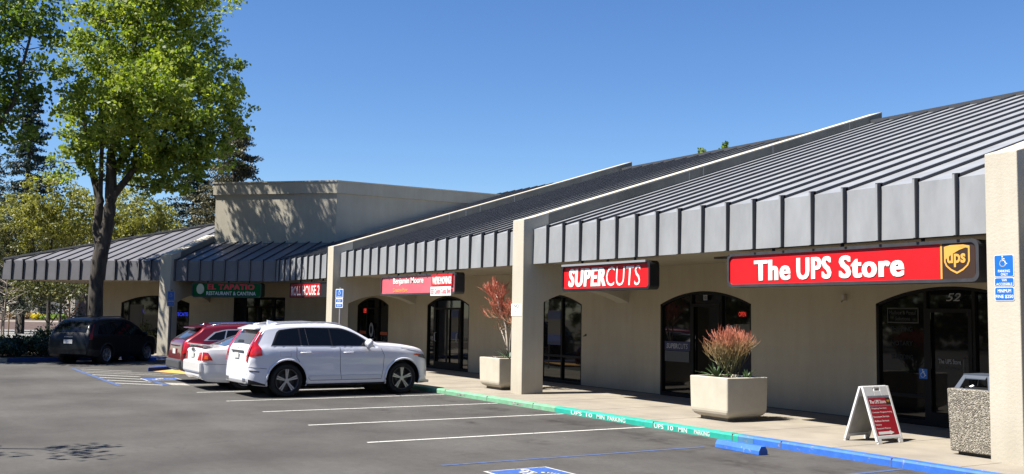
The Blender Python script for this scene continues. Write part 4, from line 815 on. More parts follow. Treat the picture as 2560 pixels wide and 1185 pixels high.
def car(name, label, cat, loc, heading, S, paint, group=None):
    t = thing(name, loc, label, cat, group, rz=heading-math.pi/2)
    L2 = S['L']/2; W = S['W']/2; top = pchip(S['top']); belt_ = pchip(S['belt']); zb_ = pchip(S['bot']); wf = pchip(S['plan']); tum = S.get('tumble', .36)
    wp = pchip(S.get('wprof', [(0, .93), (.08, .965), (.3, 1.0), (.6, 1.0), (.86, .985), (1, .955)]))
    def belt(y): return min(belt_(y), top(y)-.012)
    def sx(y, z):
        b = belt(y); w = W*wf(y); zb = zb_(y)
        if z <= b: return w*wp(max(0, (z-zb)/(b-zb)))
        return w*wp(1)-.008-(z-b)*tum
    ys = set(); n = S.get('n', 110)
    for i in range(n+1): ys.add(round(-L2+S['L']*i/n, 4))
    for y in S.get('ys', []): ys.add(y)
    for e in (-1, 1):
        for q in (.004, .012, .03, .06): ys.add(round(e*(L2-q), 4))
    ys = sorted(ys); n1, n2 = 22, 9
    ax = S['axles']; Ra = S['arch']
    rows = []; cls = []
    for y in ys:
        b = belt(y); zr = top(y); w = W*wf(y); zb = zb_(y); rr_ = min(.11, max(.008, zr-b)*.9); zs_ = max(b+.001, zr-rr_); h = []
        h.append((0, zb+.02)); h.append((.80*w, zb+.01))
        for i in range(n1+1): z = zb+(b-zb)*i/n1; h.append((sx(y, z), z))
        for i in range(1, n2+1): z = b+(zs_-b)*i/n2; h.append((w*wp(1)-.008-(z-b)*tum, z))
        x0 = h[-1][0]; e = min(rr_*1.5, x0*.5)
        for i in range(1, 6): a = math.pi/2*i/5; h.append((x0-e*(1-math.cos(a)), zs_+(zr-.012-zs_)*math.sin(a)))
        xr = x0-e
        for q in (.75, .5, .25, 0): h.append((xr*q, zr-.012+.022*(1-q*q)))
        rows.append(h)
    def snap(y, x, z):
        for ya in ax:
            d = math.hypot(y-ya, z-S['R']); 
            if 0 < d and abs(d-Ra) < .03: f = Ra/d; return ya+(y-ya)*f, S['R']+(z-S['R'])*f
        return y, z
    mb = MB(); nr = len(rows[0]); full = []
    for y, h in zip(ys, rows):
        r = []
        for i, (x, z) in enumerate(h):
            yy, zz = (y, z)
            if 1 < i <= 2+n1: yy, zz = snap(y, x, z)
            r.append((x, yy, zz))
        full.append(r + [(-x, y_, z_) for (x, y_, z_) in reversed(r[1:-1])])
    mb.v = [p for r in full for p in r]; nc = len(full[0])
    def inside(p): return any(math.hypot(p[1]-ya, p[2]-S['R']) <= Ra-.004 for ya in ax) and abs(p[0]) > .5*W and p[2] > 0
    for i in range(len(full)-1):
        for j in range(nc):
            k_ = (j+1) % nc; q = (i*nc+j, i*nc+k_, (i+1)*nc+k_, (i+1)*nc+j); c = sum((Vector(mb.v[a]) for a in q), Vector())/4
            if inside(c): continue
            mb.f.append(q)
    mb.f.append(tuple(range(nc))); mb.f.append(tuple(range((len(full)-1)*nc, len(full)*nc)))
    body = build('body', mb, paint, t, smooth=True, local=True)
    es = body.modifiers.new('split', 'EDGE_SPLIT'); es.split_angle = R(38)
    # wheel housings, arch lips, wheels
    for ya in ax:
        for s in (-1, 1):
            hb = MB(); rws = []; a0 = math.asin(max(-.99, (zb_(ya)+.02-S['R'])/Ra)) if S['R'] > zb_(ya) else 0; a0 = -abs(a0) if zb_(ya)+.02 < S['R'] else 0
            N = 24
            for d_ in (.012, -.40):
                rws.append([(s*(sx(ya+Ra*.9, .5)+d_ if d_ < 0 else sx(ya+Ra*math.cos(a0+(math.pi-2*a0)*i/N), S['R']+Ra*math.sin(a0+(math.pi-2*a0)*i/N))-.01), ya+(Ra+.004)*math.cos(a0+(math.pi-2*a0)*i/N), S['R']+(Ra+.004)*math.sin(a0+(math.pi-2*a0)*i/N)) for i in range(N+1)])
            hb.grid(rws); hb.quad(*[(s*(sx(ya, .5)-.39), ya+Ra*math.cos(2*math.pi*i/24), S['R']+Ra*math.sin(2*math.pi*i/24)) for i in range(24)])
            build('wheel_housing', hb, M_BLK, t, local=True, fix=False)
            lp = [(s*(sx(ya+Ra*math.cos(a0+(math.pi-2*a0)*i/N), S['R']+Ra*math.sin(a0+(math.pi-2*a0)*i/N))+.003), ya+(Ra+.012)*math.cos(a0+(math.pi-2*a0)*i/N), S['R']+(Ra+.012)*math.sin(a0+(math.pi-2*a0)*i/N)) for i in range(N+1)]
            build('arch_trim', MB().tube(lp, S.get('lip', .022), 6), S.get('lipm', paint), t, smooth=True, local=True)
            wheel(t, s*(sx(ya+Ra, .5)-.015), ya, S['R'], s, S['rim'], rr=S.get('rr'))
    def side(nm, lo, hi, m, off=.006, ss=(-1, 1), n=28, par=body, k=6):
        flo, fhi = pchip(lo) if len(lo) > 1 else None, pchip(hi); y0, y1 = lo[0][0], lo[-1][0]; u0, u1 = hi[0][0], hi[-1][0]; o = None
        for s in ss:
            mb = MB(); rws = []
            for i in range(n+1):
                q = i/n; yl, yh = y0+(y1-y0)*q, u0+(u1-u0)*q; zl, zh = flo(yl), fhi(yh); r = []
                for j in range(k+1): f = j/k; y = yl+(yh-yl)*f; z = zl+(zh-zl)*f; r.append((s*(sx(y, z)+off), y, z))
                rws.append(r)
            mb.grid(rws); o = build(nm, mb, m, par, smooth=True, local=True, fix=False)
        return o
    def strip(nm, pts, w, m, off=.005, ss=(-1, 1), par=body):     # thin line following the side: list of (y, z)
        for s in ss:
            mb = MB(); P_ = []
            for (a, b) in zip(pts, pts[1:]):
                for i in range(8): P_.append((a[0]+(b[0]-a[0])*i/8, a[1]+(b[1]-a[1])*i/8))
            P_.append(pts[-1]); mb.tube([(s*(sx(y, z)+off-w*.4), y, z) for y, z in P_], w*.5, 4); build(nm, mb, m, par, local=True)
    def over(nm, ylist, xw, m, off=.006, par=body, k=8, xc=0):    # patch lying on the top/rear/front surface
        mb = MB(); rws = []
        for idx, y in enumerate(ylist):
            hw = xw[idx] if hasattr(xw, '__len__') else xw; r = []
            dz = (top(y+.01)-top(y-.01))/.02; nrm = Vector((0, -dz, 1)).normalized()
            for j in range(k+1):
                x = xc-hw+2*hw*j/k; X_ = max(.3, W*wf(y)*wp(1)-.01-(max(0, top(y)-.1-belt(y)))*tum-.12); q = min(1, abs(x)/X_); p = Vector((x, y, top(y)-.012+.022*(1-q*q)))+nrm*off; r.append(p)
            rws.append(r)
        mb.grid(rws); return build(nm, mb, m, par, smooth=True, local=True, fix=False)
    return t, body, sx, side, strip, over, top, belt, W, L2
def tailplate(t, body, y, z0, z1, x, nm='licence_plate'):
    mb = MB().box(-x, x, y-.012, y, z0, z1); return build(nm, mb, M_PLATE, body, local=True)
def mirror(t, x, y, z, m, k=1.15):
    for s in (-1, 1):
        mb = MB(); rows = []
        for q, r in ((-.11, .02), (-.09, .07), (0, .095), (.09, .085), (.13, .03)): q, r = q*k, r*k; rows.append([(s*(x+.13+.7*q*1.0), y+r*.62*math.cos(a)+(-abs(q))*.2, z+r*.8*math.sin(a)) for a in [2*math.pi*i/12 for i in range(12)]])
        mb.grid(rows, True); mb.f.append(tuple(range(12))); mb.f.append(tuple(range(len(mb.v)-12, len(mb.v)))); o = build('mirror', mb, m, t, smooth=True, local=True)
        build('mirror_arm', MB().tube([(s*(x-.03), y, z-.10), (s*(x+.1), y, z-.05)], .03, 6), M_BLK, o, local=True)
# --- white three-row suv
SV = dict(L=4.65, W=1.93, R=.385, arch=.475, axles=(-1.429, 1.555), rim='volvo', rr=.275, lip=.026,
    top=[(-2.325, .60), (-2.315, .80), (-2.295, .98), (-2.26, 1.12), (-2.22, 1.20), (-1.99, 1.54), (-1.94, 1.615), (-1.7, 1.66), (-1.1, 1.70), (-.5, 1.71), (-.2, 1.70), (.1, 1.645), (.45, 1.48), (.8, 1.30), (.93, 1.255), (1.4, 1.235), (1.85, 1.175), (2.1, 1.11), (2.22, 1.03), (2.28, .92), (2.31, .78), (2.325, .60)],
    belt=[(-2.325, .62), (-2.26, 1.06), (-2.1, 1.16), (-1.1, 1.165), (0, 1.16), (.8, 1.155), (1.5, 1.11), (2.05, 1.02), (2.23, .88), (2.325, .62)],
    bot=[(-2.325, .36), (-2.2, .29), (-1.7, .25), (1.8, .25), (2.2, .25), (2.325, .32)],
    wprof=[(0, .93), (.08, .965), (.3, .992), (.55, .99), (.72, 1.0), (.9, .985), (1, .955)],
    plan=[(-2.325, .76), (-2.27, .86), (-2.15, .935), (-1.8, .985), (-1.3, 1.0), (1.4, 1.0), (1.8, .985), (2.1, .935), (2.23, .87), (2.29, .80), (2.325, .72)], ys=[-1.97, -1.98, -1.96, -1.95])
h = R(92.2)
t, body, sx, side, strip, over, top, belt, W, L2 = car('parked_suv', 'white three-row suv parked nose-in, nearest of the cars', 'suv', (-23.61, -2.49, 0), h, SV, M_CWHITE, None)
GL = M_CGLASS
side('window_trim', [(-1.83, 1.175), (-.9, 1.17), (.78, 1.16)], [(-1.80, 1.22), (-1.62, 1.54), (-.9, 1.605), (-.15, 1.60), (.25, 1.49), (.78, 1.17)], M_BLK, .005, n=40)
strip('window_chrome', [(-1.83, 1.175), (-.9, 1.17), (.78, 1.158)], .014, M_ALU, .010)
side('side_window', [(-1.78, 1.195), (-1.13, 1.19)], [(-1.74, 1.26), (-1.58, 1.52), (-1.16, 1.585)], GL, .011)
side('side_window', [(-1.08, 1.19), (-.36, 1.185)], [(-1.11, 1.585), (-.7, 1.588), (-.40, 1.58)], GL, .011)
side('side_window', [(-.31, 1.185), (.68, 1.18)], [(-.36, 1.58), (.0, 1.545), (.35, 1.40), (.68, 1.185)], GL, .011)
strip('pillar_line', [(-.92, 1.19), (-.98, 1.58)], .012, M_DKG, .016)
over('windscreen', [.12, .3, .45, .6, .75, .88], [.58, .62, .66, .69, .71, .72], GL)
over('rear_window', [-2.215, -2.15, -2.09, -2.04, -2.0], [.60, .59, .57, .55, .54], mat('rear_glass', (.07, .068, .066), .2, spec=.45), .008)
over('rear_wiper', [-2.20, -2.19, -2.17], [.22, .2, .16], M_BLK, .02, xc=-.1)
build('spoiler', MB().hexa([(-.60, -2.13, 1.545), (.60, -2.13, 1.545), (.60, -1.85, 1.59), (-.60, -1.85, 1.59)], [(-.60, -2.13, 1.565), (.60, -2.13, 1.565), (.58, -1.85, 1.652), (-.58, -1.85, 1.652)]), M_CWHITE, body, local=True, bevel=.008)
side('tail_lamp', [(-2.315, .93), (-2.03, .96)], [(-2.265, 1.12), (-2.05, 1.12)], M_TAIL, .012)
side('tail_lamp', [(-2.265, 1.12), (-2.05, 1.12)], [(-2.21, 1.23), (-2.13, 1.24)], M_TAIL, .012)
side('tail_lamp', [(-2.21, 1.23), (-2.13, 1.24)], [(-2.03, 1.50), (-1.97, 1.53)], M_TAIL, .012)
for s in (-1, 1):
    mb = MB(); rws = []
    for y, x0, x1 in ((-2.312, .68, .74), (-2.295, .67, .765), (-2.27, .68, .79), (-2.24, .68, .80), (-2.21, .66, .77), (-2.15, .635, .73), (-2.08, .61, .70), (-2.01, .59, .665)):
        dz = (top(y+.01)-top(y-.01))/.02; nr_ = Vector((0, -dz, 1)).normalized(); rws.append([Vector((s*x, y, top(y)-.014))+nr_*.016 for x in (x0, (x0+x1)/2, x1)])
    mb.grid(rws); build('tail_lamp', mb, M_TAIL, body, smooth=True, local=True, fix=False)
strip('panel_gap', [(-1.22, 1.16), (-1.22, .92), (-1.03, .64), (-.93, .46), (-.86, .38), (-.08, .38)], .010, M_GAP)
strip('panel_gap', [(-.14, 1.15), (-.12, .6), (-.08, .38), (.96, .38), (1.0, .6), (1.02, .95), (.94, 1.12)], .010, M_GAP)
strip('sill_moulding', [(-.90, .485), (1.0, .485)], .014, M_CWHITE, .010)
strip('panel_gap', [(-2.30, .70), (-2.1, .68), (-1.92, .66)], .010, M_GAP); strip('panel_gap', [(1.5, 1.12), (1.95, 1.04), (2.15, .96)], .008, M_GAP)
strip('fuel_flap', [(-1.62, 1.06), (-1.36, 1.06), (-1.35, .94), (-1.61, .93), (-1.62, 1.06)], .006, mat('flap_gap', (.3, .3, .32)), .003)
strip('bumper_slot', [(-2.28, .62), (-2.08, .59)], .05, M_BLK, .008)
for y in (-.98, .10):
    for s in (-1, 1):
        build('handle', MB().tube([(s*(sx(y, 1.02)+.0), y-.14, 1.02), (s*(sx(y, 1.02)+.035), y-.11, 1.022), (s*(sx(y, 1.02)+.035), y+.09, 1.023), (s*(sx(y, 1.02)), y+.12, 1.021)], .016, 6), M_CWHITE, body, smooth=True, local=True)
side('sill_cladding', [(-.95, .25), (1.07, .25)], [(-.95, .30), (1.07, .30)], M_BLK, .008)
side('bumper_cladding', [(-2.29, .31), (-1.92, .27)], [(-2.30, .42), (-1.92, .30)], M_BLK, .008)
side('headlamp', [(1.98, .90), (2.24, .84)], [(1.90, .985), (2.21, .95)], mat('headlamp', (.12, .12, .125), .1, spec=.7, coat=1), .010)
side('side_marker', [(1.84, .95), (1.99, .93)], [(1.85, .98), (1.99, .965)], M_TAILO, .014)
build('grille', MB().box(-.62, .62, 2.30, 2.335, .45, .88), M_BLK, body, local=True, bevel=.02)
side('front_lip', [(2.0, .25), (2.28, .28)], [(2.0, .31), (2.29, .36)], M_ALU, .012)
build('skid_plate', MB().box(-.80, .80, 2.22, 2.36, .26, .32), M_ALU, body, local=True, bevel=.02)
for s in (-1, 1):
    build('roof_rail', MB().tube([(s*.60, -1.75, 1.65), (s*.60, -1.45, 1.70), (s*.615, -.5, 1.735), (s*.61, -.1, 1.71), (s*.60, .1, 1.63)], .016, 6), M_ALU, body, smooth=True, local=True)
    build('tailpipe', MB().hexa([(s*.50, -2.345, .35), (s*.70, -2.345, .37), (s*.70, -2.345, .44), (s*.50, -2.345, .44)], [(s*.50, -2.27, .35), (s*.70, -2.27, .37), (s*.70, -2.27, .44), (s*.50, -2.27, .44)]), M_CHROME, body, local=True, bevel=.012)
build('diffuser', MB().box(-.72, .72, -2.33, -2.2, .31, .40), M_ALU, body, local=True, bevel=.02)
build('aerial_fin', MB().hexa([(-.04, -1.62, 1.66), (.04, -1.62, 1.66), (.025, -1.36, 1.68), (-.025, -1.36, 1.68)], [(-.01, -1.62, 1.765), (.01, -1.62, 1.765), (.005, -1.40, 1.715), (-.005, -1.40, 1.715)]), M_CWHITE, body, local=True, bevel=.008)
build('tailgate_trim', MB().box(-.42, .42, -2.318, -2.298, 1.03, 1.065), M_DKG, body, local=True)
tailplate(t, body, -2.32, .88, 1.01, .15)
text('VOLVO', M_ALU, body, (0, -2.262, 0), X1, Z1, NY, -.3, .3, 1.10, 1.14, bold=.01, th=.01, name='badge', local=True)
mirror(body, .93, .58, 1.24, M_CWHITE, 1.5)
# --- white sedan
SS = dict(L=5.0, W=1.86, R=.33, arch=.385, axles=(-1.42, 1.45), rim='six', rr=.22, tumble=.50,
    top=[(-2.5, .55), (-2.485, .80), (-2.46, .97), (-2.40, 1.03), (-2.2, 1.05), (-2.0, 1.065), (-1.9, 1.085), (-1.45, 1.27), (-1.1, 1.375), (-.5, 1.42), (.1, 1.43), (.4, 1.38), (1.0, 1.10), (1.15, 1.03), (1.8, .97), (2.25, .86), (2.42, .74), (2.5, .55)],
    belt=[(-2.5, .57), (-2.44, .95), (-2.2, 1.0), (-1.2, 1.0), (0, .96), (1.1, .93), (2.0, .84), (2.5, .57)],
    bot=[(-2.5, .33), (-2.3, .22), (-1.7, .19), (1.9, .19), (2.5, .25)],
    plan=[(-2.5, .76), (-2.45, .85), (-2.3, .92), (-1.9, .97), (-1.3, 1.0), (1.3, 1.0), (2.0, .94), (2.35, .82), (2.5, .68)])
h = R(90.5)
t, body, sx, side, strip, over, top, belt, W, L2 = car('parked_sedan', 'white sedan with a low boot spoiler, squeezed between the white and red suvs', 'sedan', (-26.0, -2.73, 0), h, SS, M_CWHITE2)
over('rear_window', [-1.88, -1.7, -1.5, -1.3, -1.15], [.66, .64, .62, .60, .58], mat('sedan_rear_glass', (.05, .07, .085), .05, spec=.7), .007)
side('side_window', [(-1.5, 1.01), (.95, .965)], [(-1.2, 1.24), (-.8, 1.33), (.2, 1.345), (.5, 1.25), (.95, .985)], GL, .008)
over('windscreen', [.3, .5, .7, .9, 1.05], [.56, .6, .64, .68, .7], GL)
side('tail_lamp', [(-2.47, .74), (-2.22, .74)], [(-2.445, .945), (-2.33, .93)], M_TAIL, .012)
side('tail_lamp_amber', [(-2.42, .77), (-2.33, .77)], [(-2.41, .86), (-2.35, .86)], M_TAILO, .016)
for s in (-1, 1):
    mb = MB(); mb.hexa([(s*.50, -2.505, .74), (s*.75, -2.49, .74), (s*.75, -2.45, .74), (s*.50, -2.45, .74)], [(s*.58, -2.475, .93), (s*.74, -2.46, .94), (s*.74, -2.43, .94), (s*.58, -2.43, .93)]); build('tail_lamp', mb, M_TAIL, body, local=True)
build('spoiler', MB().hexa([(-.74, -2.45, 1.095), (.74, -2.45, 1.095), (.78, -2.2, 1.085), (-.78, -2.2, 1.085)], [(-.74, -2.47, 1.135), (.74, -2.47, 1.135), (.78, -2.22, 1.11), (-.78, -2.22, 1.11)]).box(-.70, -.62, -2.4, -2.25, 1.04, 1.10).box(.62, .70, -2.4, -2.25, 1.04, 1.10), M_CWHITE2, body, local=True, bevel=.01)
tailplate(t, body, -2.497, .80, .93, .15)
mb = MB().disc((0, -2.482, .99), X1, Z1, NY, (0, 0), (.17, .045), .008, 16); build('badge_oval', mb, M_CHROME, body, local=True)
strip('panel_gap', [(-2.46, .66), (-1.85, .64)], .010, M_GAP); strip('panel_gap', [(-.45, 1.0), (-.45, .3)], .010, M_GAP); strip('panel_gap', [(.55, .97), (.6, .3)], .01, M_GAP)
build('bumper_bar', MB().box(-.80, .80, -2.54, -2.40, .42, .72), M_CWHITE2, body, local=True, bevel=.05)
mirror(body, .88, .85, 1.04, M_CWHITE2)
# --- red crossover
SR = dict(L=4.81, W=1.90, R=.37, arch=.42, axles=(-1.35, 1.5), rim='six', rr=.25, lipm=M_BLK, lip=.035, tumble=.42,
    top=[(-2.405, .62), (-2.39, .80), (-2.37, 1.02), (-2.345, 1.12), (-2.29, 1.17), (-1.88, 1.45), (-1.80, 1.53), (-1.2, 1.59), (-.4, 1.61), (.1, 1.575), (.5, 1.45), (1.1, 1.16), (1.25, 1.09), (1.9, 1.02), (2.2, .92), (2.36, .78), (2.405, .60)],
    belt=[(-2.405, .64), (-2.34, 1.02), (-2.1, 1.14), (-1.2, 1.14), (0, 1.10), (1.1, 1.0), (2.1, .88), (2.405, .62)],
    bot=[(-2.405, .38), (-2.2, .28), (-1.7, .24), (1.9, .24), (2.405, .3)],
    plan=[(-2.405, .80), (-2.36, .88), (-2.2, .94), (-1.8, .98), (-1.2, 1.0), (1.3, 1.0), (1.9, .95), (2.25, .84), (2.405, .70)])
t, body, sx, side, strip, over, top, belt, W, L2 = car('parked_suv', 'dark red crossover suv half hidden behind the white sedan', 'suv', (-28.62, -2.68, 0), R(90), SR, M_CRED)
side('window_trim', [(-1.84, 1.15), (.9, 1.10)], [(-1.55, 1.38), (-1.15, 1.46), (-.2, 1.48), (.3, 1.40), (.9, 1.12)], M_ALU, .005, n=40)
side('side_window', [(-1.74, 1.175), (-1.30, 1.17)], [(-1.50, 1.365), (-1.22, 1.43)], GL, .011); side('side_window', [(-1.26, 1.17), (-.2, 1.14)], [(-1.18, 1.43), (-.25, 1.455)], GL, .011); side('side_window', [(-.15, 1.14), (.8, 1.125)], [(-.2, 1.455), (.25, 1.38), (.8, 1.135)], GL, .011)
over('rear_window', [-2.28, -2.15, -2.02, -1.90], [.68, .65, .61, .58], mat('red_rear_glass', (.03, .035, .05), .04, spec=.7), .008)
over('windscreen', [.35, .6, .85, 1.1], [.58, .62, .66, .7], GL)
build('spoiler', MB().hexa([(-.62, -2.04, 1.475), (.62, -2.04, 1.475), (.60, -1.70, 1.52), (-.60, -1.70, 1.52)], [(-.62, -2.04, 1.50), (.62, -2.04, 1.50), (.58, -1.70, 1.57), (-.58, -1.70, 1.57)]), M_CRED, body, local=True, bevel=.01)
side('tail_lamp', [(-2.38, .80), (-2.24, .84)], [(-2.33, 1.09), (-2.18, 1.10)], M_TAIL, .012); side('tail_lamp', [(-2.33, 1.09), (-1.84, 1.06)], [(-2.28, 1.12), (-1.84, 1.10)], M_TAIL, .012)
side('bumper_cladding', [(-2.40, .36), (-1.80, .28)], [(-2.405, .62), (-1.79, .58)], M_DKG, .03)
build('bumper_cladding', MB().box(-.80, .80, -2.46, -2.30, .38, .64), M_DKG, body, local=True, bevel=.05)
build('chrome_bar', MB().box(-.42, .42, -2.40, -2.37, .99, 1.02), M_CHROME, body, local=True); tailplate(t, body, -2.402, .78, .92, .16)
mb = MB()
for s in (-1, 1): build('roof_rail', MB().tube([(s*.58, -1.6, 1.55), (s*.58, -1.3, 1.61), (s*.59, -.3, 1.645), (s*.58, .2, 1.58)], .017, 6), M_CHROME, body, smooth=True, local=True)
build('aerial_fin', MB().hexa([(-.035, -1.62, 1.55), (.035, -1.62, 1.55), (.02, -1.42, 1.58), (-.02, -1.42, 1.58)], [(-.008, -1.63, 1.64), (.008, -1.63, 1.64), (.004, -1.46, 1.61), (-.004, -1.46, 1.61)]), M_CRED, body, local=True)
strip('panel_gap', [(-1.0, 1.1), (-.95, .6), (-.8, .36)], .01, M_GAP); strip('panel_gap', [(-.05, 1.08), (0, .36)], .01, M_GAP)
mirror(body, .90, .78, 1.10, M_CRED)
# --- black small suv in the shade
SC = dict(L=4.53, W=1.82, R=.335, arch=.39, axles=(-1.28, 1.34), rim='seven', rr=.23, lipm=M_BLK, lip=.03, tumble=.38,
    top=[(-2.265, .60), (-2.25, .82), (-2.22, .98), (-2.17, 1.10), (-1.98, 1.40), (-1.80, 1.56), (-1.5, 1.635), (-.8, 1.67), (0, 1.665), (.4, 1.60), (.8, 1.42), (1.25, 1.10), (1.4, 1.03), (1.9, .96), (2.12, .84), (2.22, .70), (2.265, .58)],
    belt=[(-2.265, .62), (-2.2, .96), (-2.0, 1.05), (-1.2, 1.03), (0, 1.0), (1.2, .96), (1.9, .88), (2.265, .60)],
    bot=[(-2.265, .36), (-2.1, .28), (-1.6, .22), (1.8, .22), (2.265, .3)],
    plan=[(-2.265, .82), (-2.2, .90), (-2.05, .95), (-1.6, .985), (-1.2, 1.0), (1.2, 1.0), (1.8, .95), (2.1, .84), (2.265, .70)])
h = R(136.5); hx, hy = math.cos(h), math.sin(h)
ra = Vector((-38.75, -5.25, 0)) + Vector((-hy, hx, 0))*.80          # rear axle centre from the near rear tyre
cc = ra + Vector((hx, hy, 0))*1.28
t, body, sx, side, strip, over, top, belt, W, L2 = car('parked_suv', 'black compact suv parked in the tree shade by the hedge', 'suv', cc, h, SC, M_CBLACK)
side('side_window', [(-1.75, 1.08), (-.95, 1.06)], [(-1.55, 1.38), (-.98, 1.49)], GL, .009); side('side_window', [(-.9, 1.06), (.05, 1.03)], [(-.93, 1.49), (-.02, 1.51)], GL, .009); side('side_window', [(.1, 1.03), (1.1, 1.02)], [(.05, 1.51), (.5, 1.38), (1.1, 1.04)], GL, .009)
over('rear_window', [-2.15, -2.08, -2.0, -1.9, -1.82], [.62, .62, .60, .56, .50], mat('crv_rear_glass', (.006, .007, .009), .06, spec=.35), .008); over('windscreen', [.45, .7, .95, 1.2], [.56, .6, .65, .68], GL)
side('tail_lamp', [(-2.21, .88), (-2.10, .9)], [(-2.12, 1.12), (-2.0, 1.14)], M_TAILD, .008, ss=(1,)); side('tail_lamp', [(-2.10, 1.12), (-2.0, 1.14)], [(-1.85, 1.42), (-1.80, 1.42)], M_TAILD, .008, ss=(1,))
tailplate(t, body, -2.262, .74, .88, .17); text('HONDA', M_ALU, body, (0, -2.222, 0), X1, Z1, NY, -.17, .17, .955, 1.0, bold=.02, th=.02, name='badge', local=True)
side('bumper_cladding', [(-2.24, .34), (-1.70, .25)], [(-2.25, .56), (-1.69, .5)], M_BLK, .02)
for s in (-1, 1): build('roof_rail', MB().tube([(s*.58, -1.4, 1.64), (s*.58, -1.2, 1.69), (s*.58, -.2, 1.71), (s*.57, .1, 1.66)], .02, 6), M_DKG, body, smooth=True, local=True)
strip('panel_gap', [(.08, 1.02), (.1, .35)], .01, M_GAP); mirror(body, .86, .95, 1.06, M_CBLACK)
# ------------------------------------------------------------------ trees
def leaves(centers, radii, counts, size, seed, aspect=.7, droop=0, flat=1.0):
    rng = np.random.default_rng(seed); P_ = []
    for c, r, n in zip(centers, radii, counts):
        d = rng.normal(size=(n, 3)); d /= np.linalg.norm(d, axis=1)[:, None]; q = rng.random(n)**.5
        p = np.array(c)+d*q[:, None]*np.array(r if hasattr(r, '__len__') else (r, r, r*flat)); P_.append(p)
    P_ = np.concatenate(P_); n = len(P_)
    a = rng.normal(size=(n, 3)); a /= np.linalg.norm(a, axis=1)[:, None]; b = rng.normal(size=(n, 3)); b -= (b*a).sum(1)[:, None]*a; b /= np.linalg.norm(b, axis=1)[:, None]
    s = size*(.6+.8*rng.random(n))[:, None]; a = a*s; b = b*s*aspect; nn = np.cross(a, b); nn /= np.linalg.norm(nn, axis=1)[:, None]
    mid = P_ + nn*s*.18
    V = np.stack([P_-a*.5, P_-b*.5+nn*s*.12, P_+a*.5, P_+b*.5+nn*s*.12], 1).reshape(-1, 3)
    return V, n
def leafmesh(name, V, n, m, parent):
    off = np.array(OFF[parent]); me = bpy.data.meshes.new(name); me.vertices.add(len(V)); me.vertices.foreach_set('co', (V-off).astype(np.float32).ravel())
    me.loops.add(n*4); me.loops.foreach_set('vertex_index', np.arange(n*4, dtype=np.int32)); me.polygons.add(n); me.polygons.foreach_set('loop_start', np.arange(0, n*4, 4, dtype=np.int32)); me.polygons.foreach_set('loop_total', np.full(n, 4, dtype=np.int32))
    me.update(); me.validate(); me.materials.append(m); o = link(bpy.data.objects.new(name, me), parent); OFF[o] = OFF[parent]; return o
def rel(base, la, de, z): return Vector(base)+RH*la+FH*de+Z1*z
def broadleaf(base, limbs, blobs, ntips, nleaf, lsize, seed, name, label, lm, bm_=None, tipr=.55, group=None, clump=1.0, trunkname='trunk', gap=.0):
    """limbs: polylines in (lateral, depth, height, radius) about the base; blobs: ellipsoids (lat, dep, z, rl, rd, rz)"""
    t = thing(name, base, label, 'tree', group); rnd = random.Random(seed); mb = MB(); nodes = []
    for L_ in limbs:
        p = [rel(base, a, b, c) for a, b, c, r in L_]; rr_ = [q[3] for q in L_]; P2, R2 = [], []
        for i in range(len(p)-1):
            for k_ in range(4):
                f = k_/4; j = rr_[i]*(.25 if rr_[i] < .15 else .06); P2.append(p[i].lerp(p[i+1], f)+Vector((rnd.uniform(-j, j), rnd.uniform(-j, j), 0))*(1 if k_ else 0)); R2.append(rr_[i]*(1-f)+rr_[i+1]*f)
        P2.append(p[-1]); R2.append(rr_[-1]); mb.tube(P2, R2, 10 if L_ is limbs[0] else 6)
        nodes += [(q, r) for q, r in zip(P2, R2) if r < .30 and (q-Vector(base)).z > .45*min(b[2] for b in blobs)]
    tips = []
    tot = sum(b[3]*b[4]*b[5] for b in blobs)
    for b in blobs:
        k_ = max(2, int(ntips*b[3]*b[4]*b[5]/tot))
        for i in range(k_):
            d = Vector((rnd.gauss(0, 1), rnd.gauss(0, 1), rnd.gauss(0, 1))).normalized()*(rnd.random()**.42); tips.append(rel(base, b[0]+d.x*b[3], b[1]+d.y*b[4], b[2]+d.z*b[5]))
    for tp in tips:
        best = min(nodes, key=lambda n_: (n_[0]-tp).length+max(0, (n_[0].z-tp.z))*1.5); p0 = best[0]; l = (tp-p0).length
        if l < .2: continue
        r0 = min(best[1]*.7, .012+.012*l); mid = p0.lerp(tp, .5)+Vector((rnd.uniform(-.15, .15)*l*.6, rnd.uniform(-.15, .15)*l*.6, -l*.06)); mb.tube([p0, mid, tp], [r0, r0*.6, .008], 4, False)
        nodes.append((mid, r0*.6))
    build(trunkname, mb, bm_ or M_BARK, t, smooth=True, fix=False)
    cs, rs, ns = [], [], []
    for tp in tips:
        if rnd.random() < gap: continue
        k_ = rnd.randint(2, 4)
        for i in range(k_):
            r = tipr*rnd.uniform(.5, 1.1)*clump; cs.append(tp+Vector((rnd.uniform(-1, 1), rnd.uniform(-1, 1), rnd.uniform(-.8, .8)))*tipr*.8); rs.append((r, r, r*.7)); ns.append(int(nleaf/len(tips)/k_)+1)
    V, n = leaves(cs, rs, ns, lsize, seed); leafmesh('crown', V, n, lm, t); return t
LM_A = leafmat('leaf_spring_green', (.05, .08, .012), (.135, .19, .026), (.28, .32, .055), .6, .48)
LM_A2 = leafmat('leaf_deep_green', (.03, .06, .012), (.08, .13, .02), (.16, .22, .035), .6, .42)
LM_Y = leafmat('leaf_yellow_green', (.06, .07, .012), (.17, .175, .03), (.29, .28, .065), .5, .35)
LM_O = leafmat('leaf_olive', (.04, .05, .015), (.09, .10, .03), (.16, .15, .05), .5, .25)
LM_C = leafmat('needle_dark', (.006, .014, .008), (.016, .03, .016), (.04, .055, .03), .4, .1)
LM_C2 = leafmat('needle_brown', (.03, .03, .018), (.075, .075, .035), (.15, .13, .06), .4, .12)
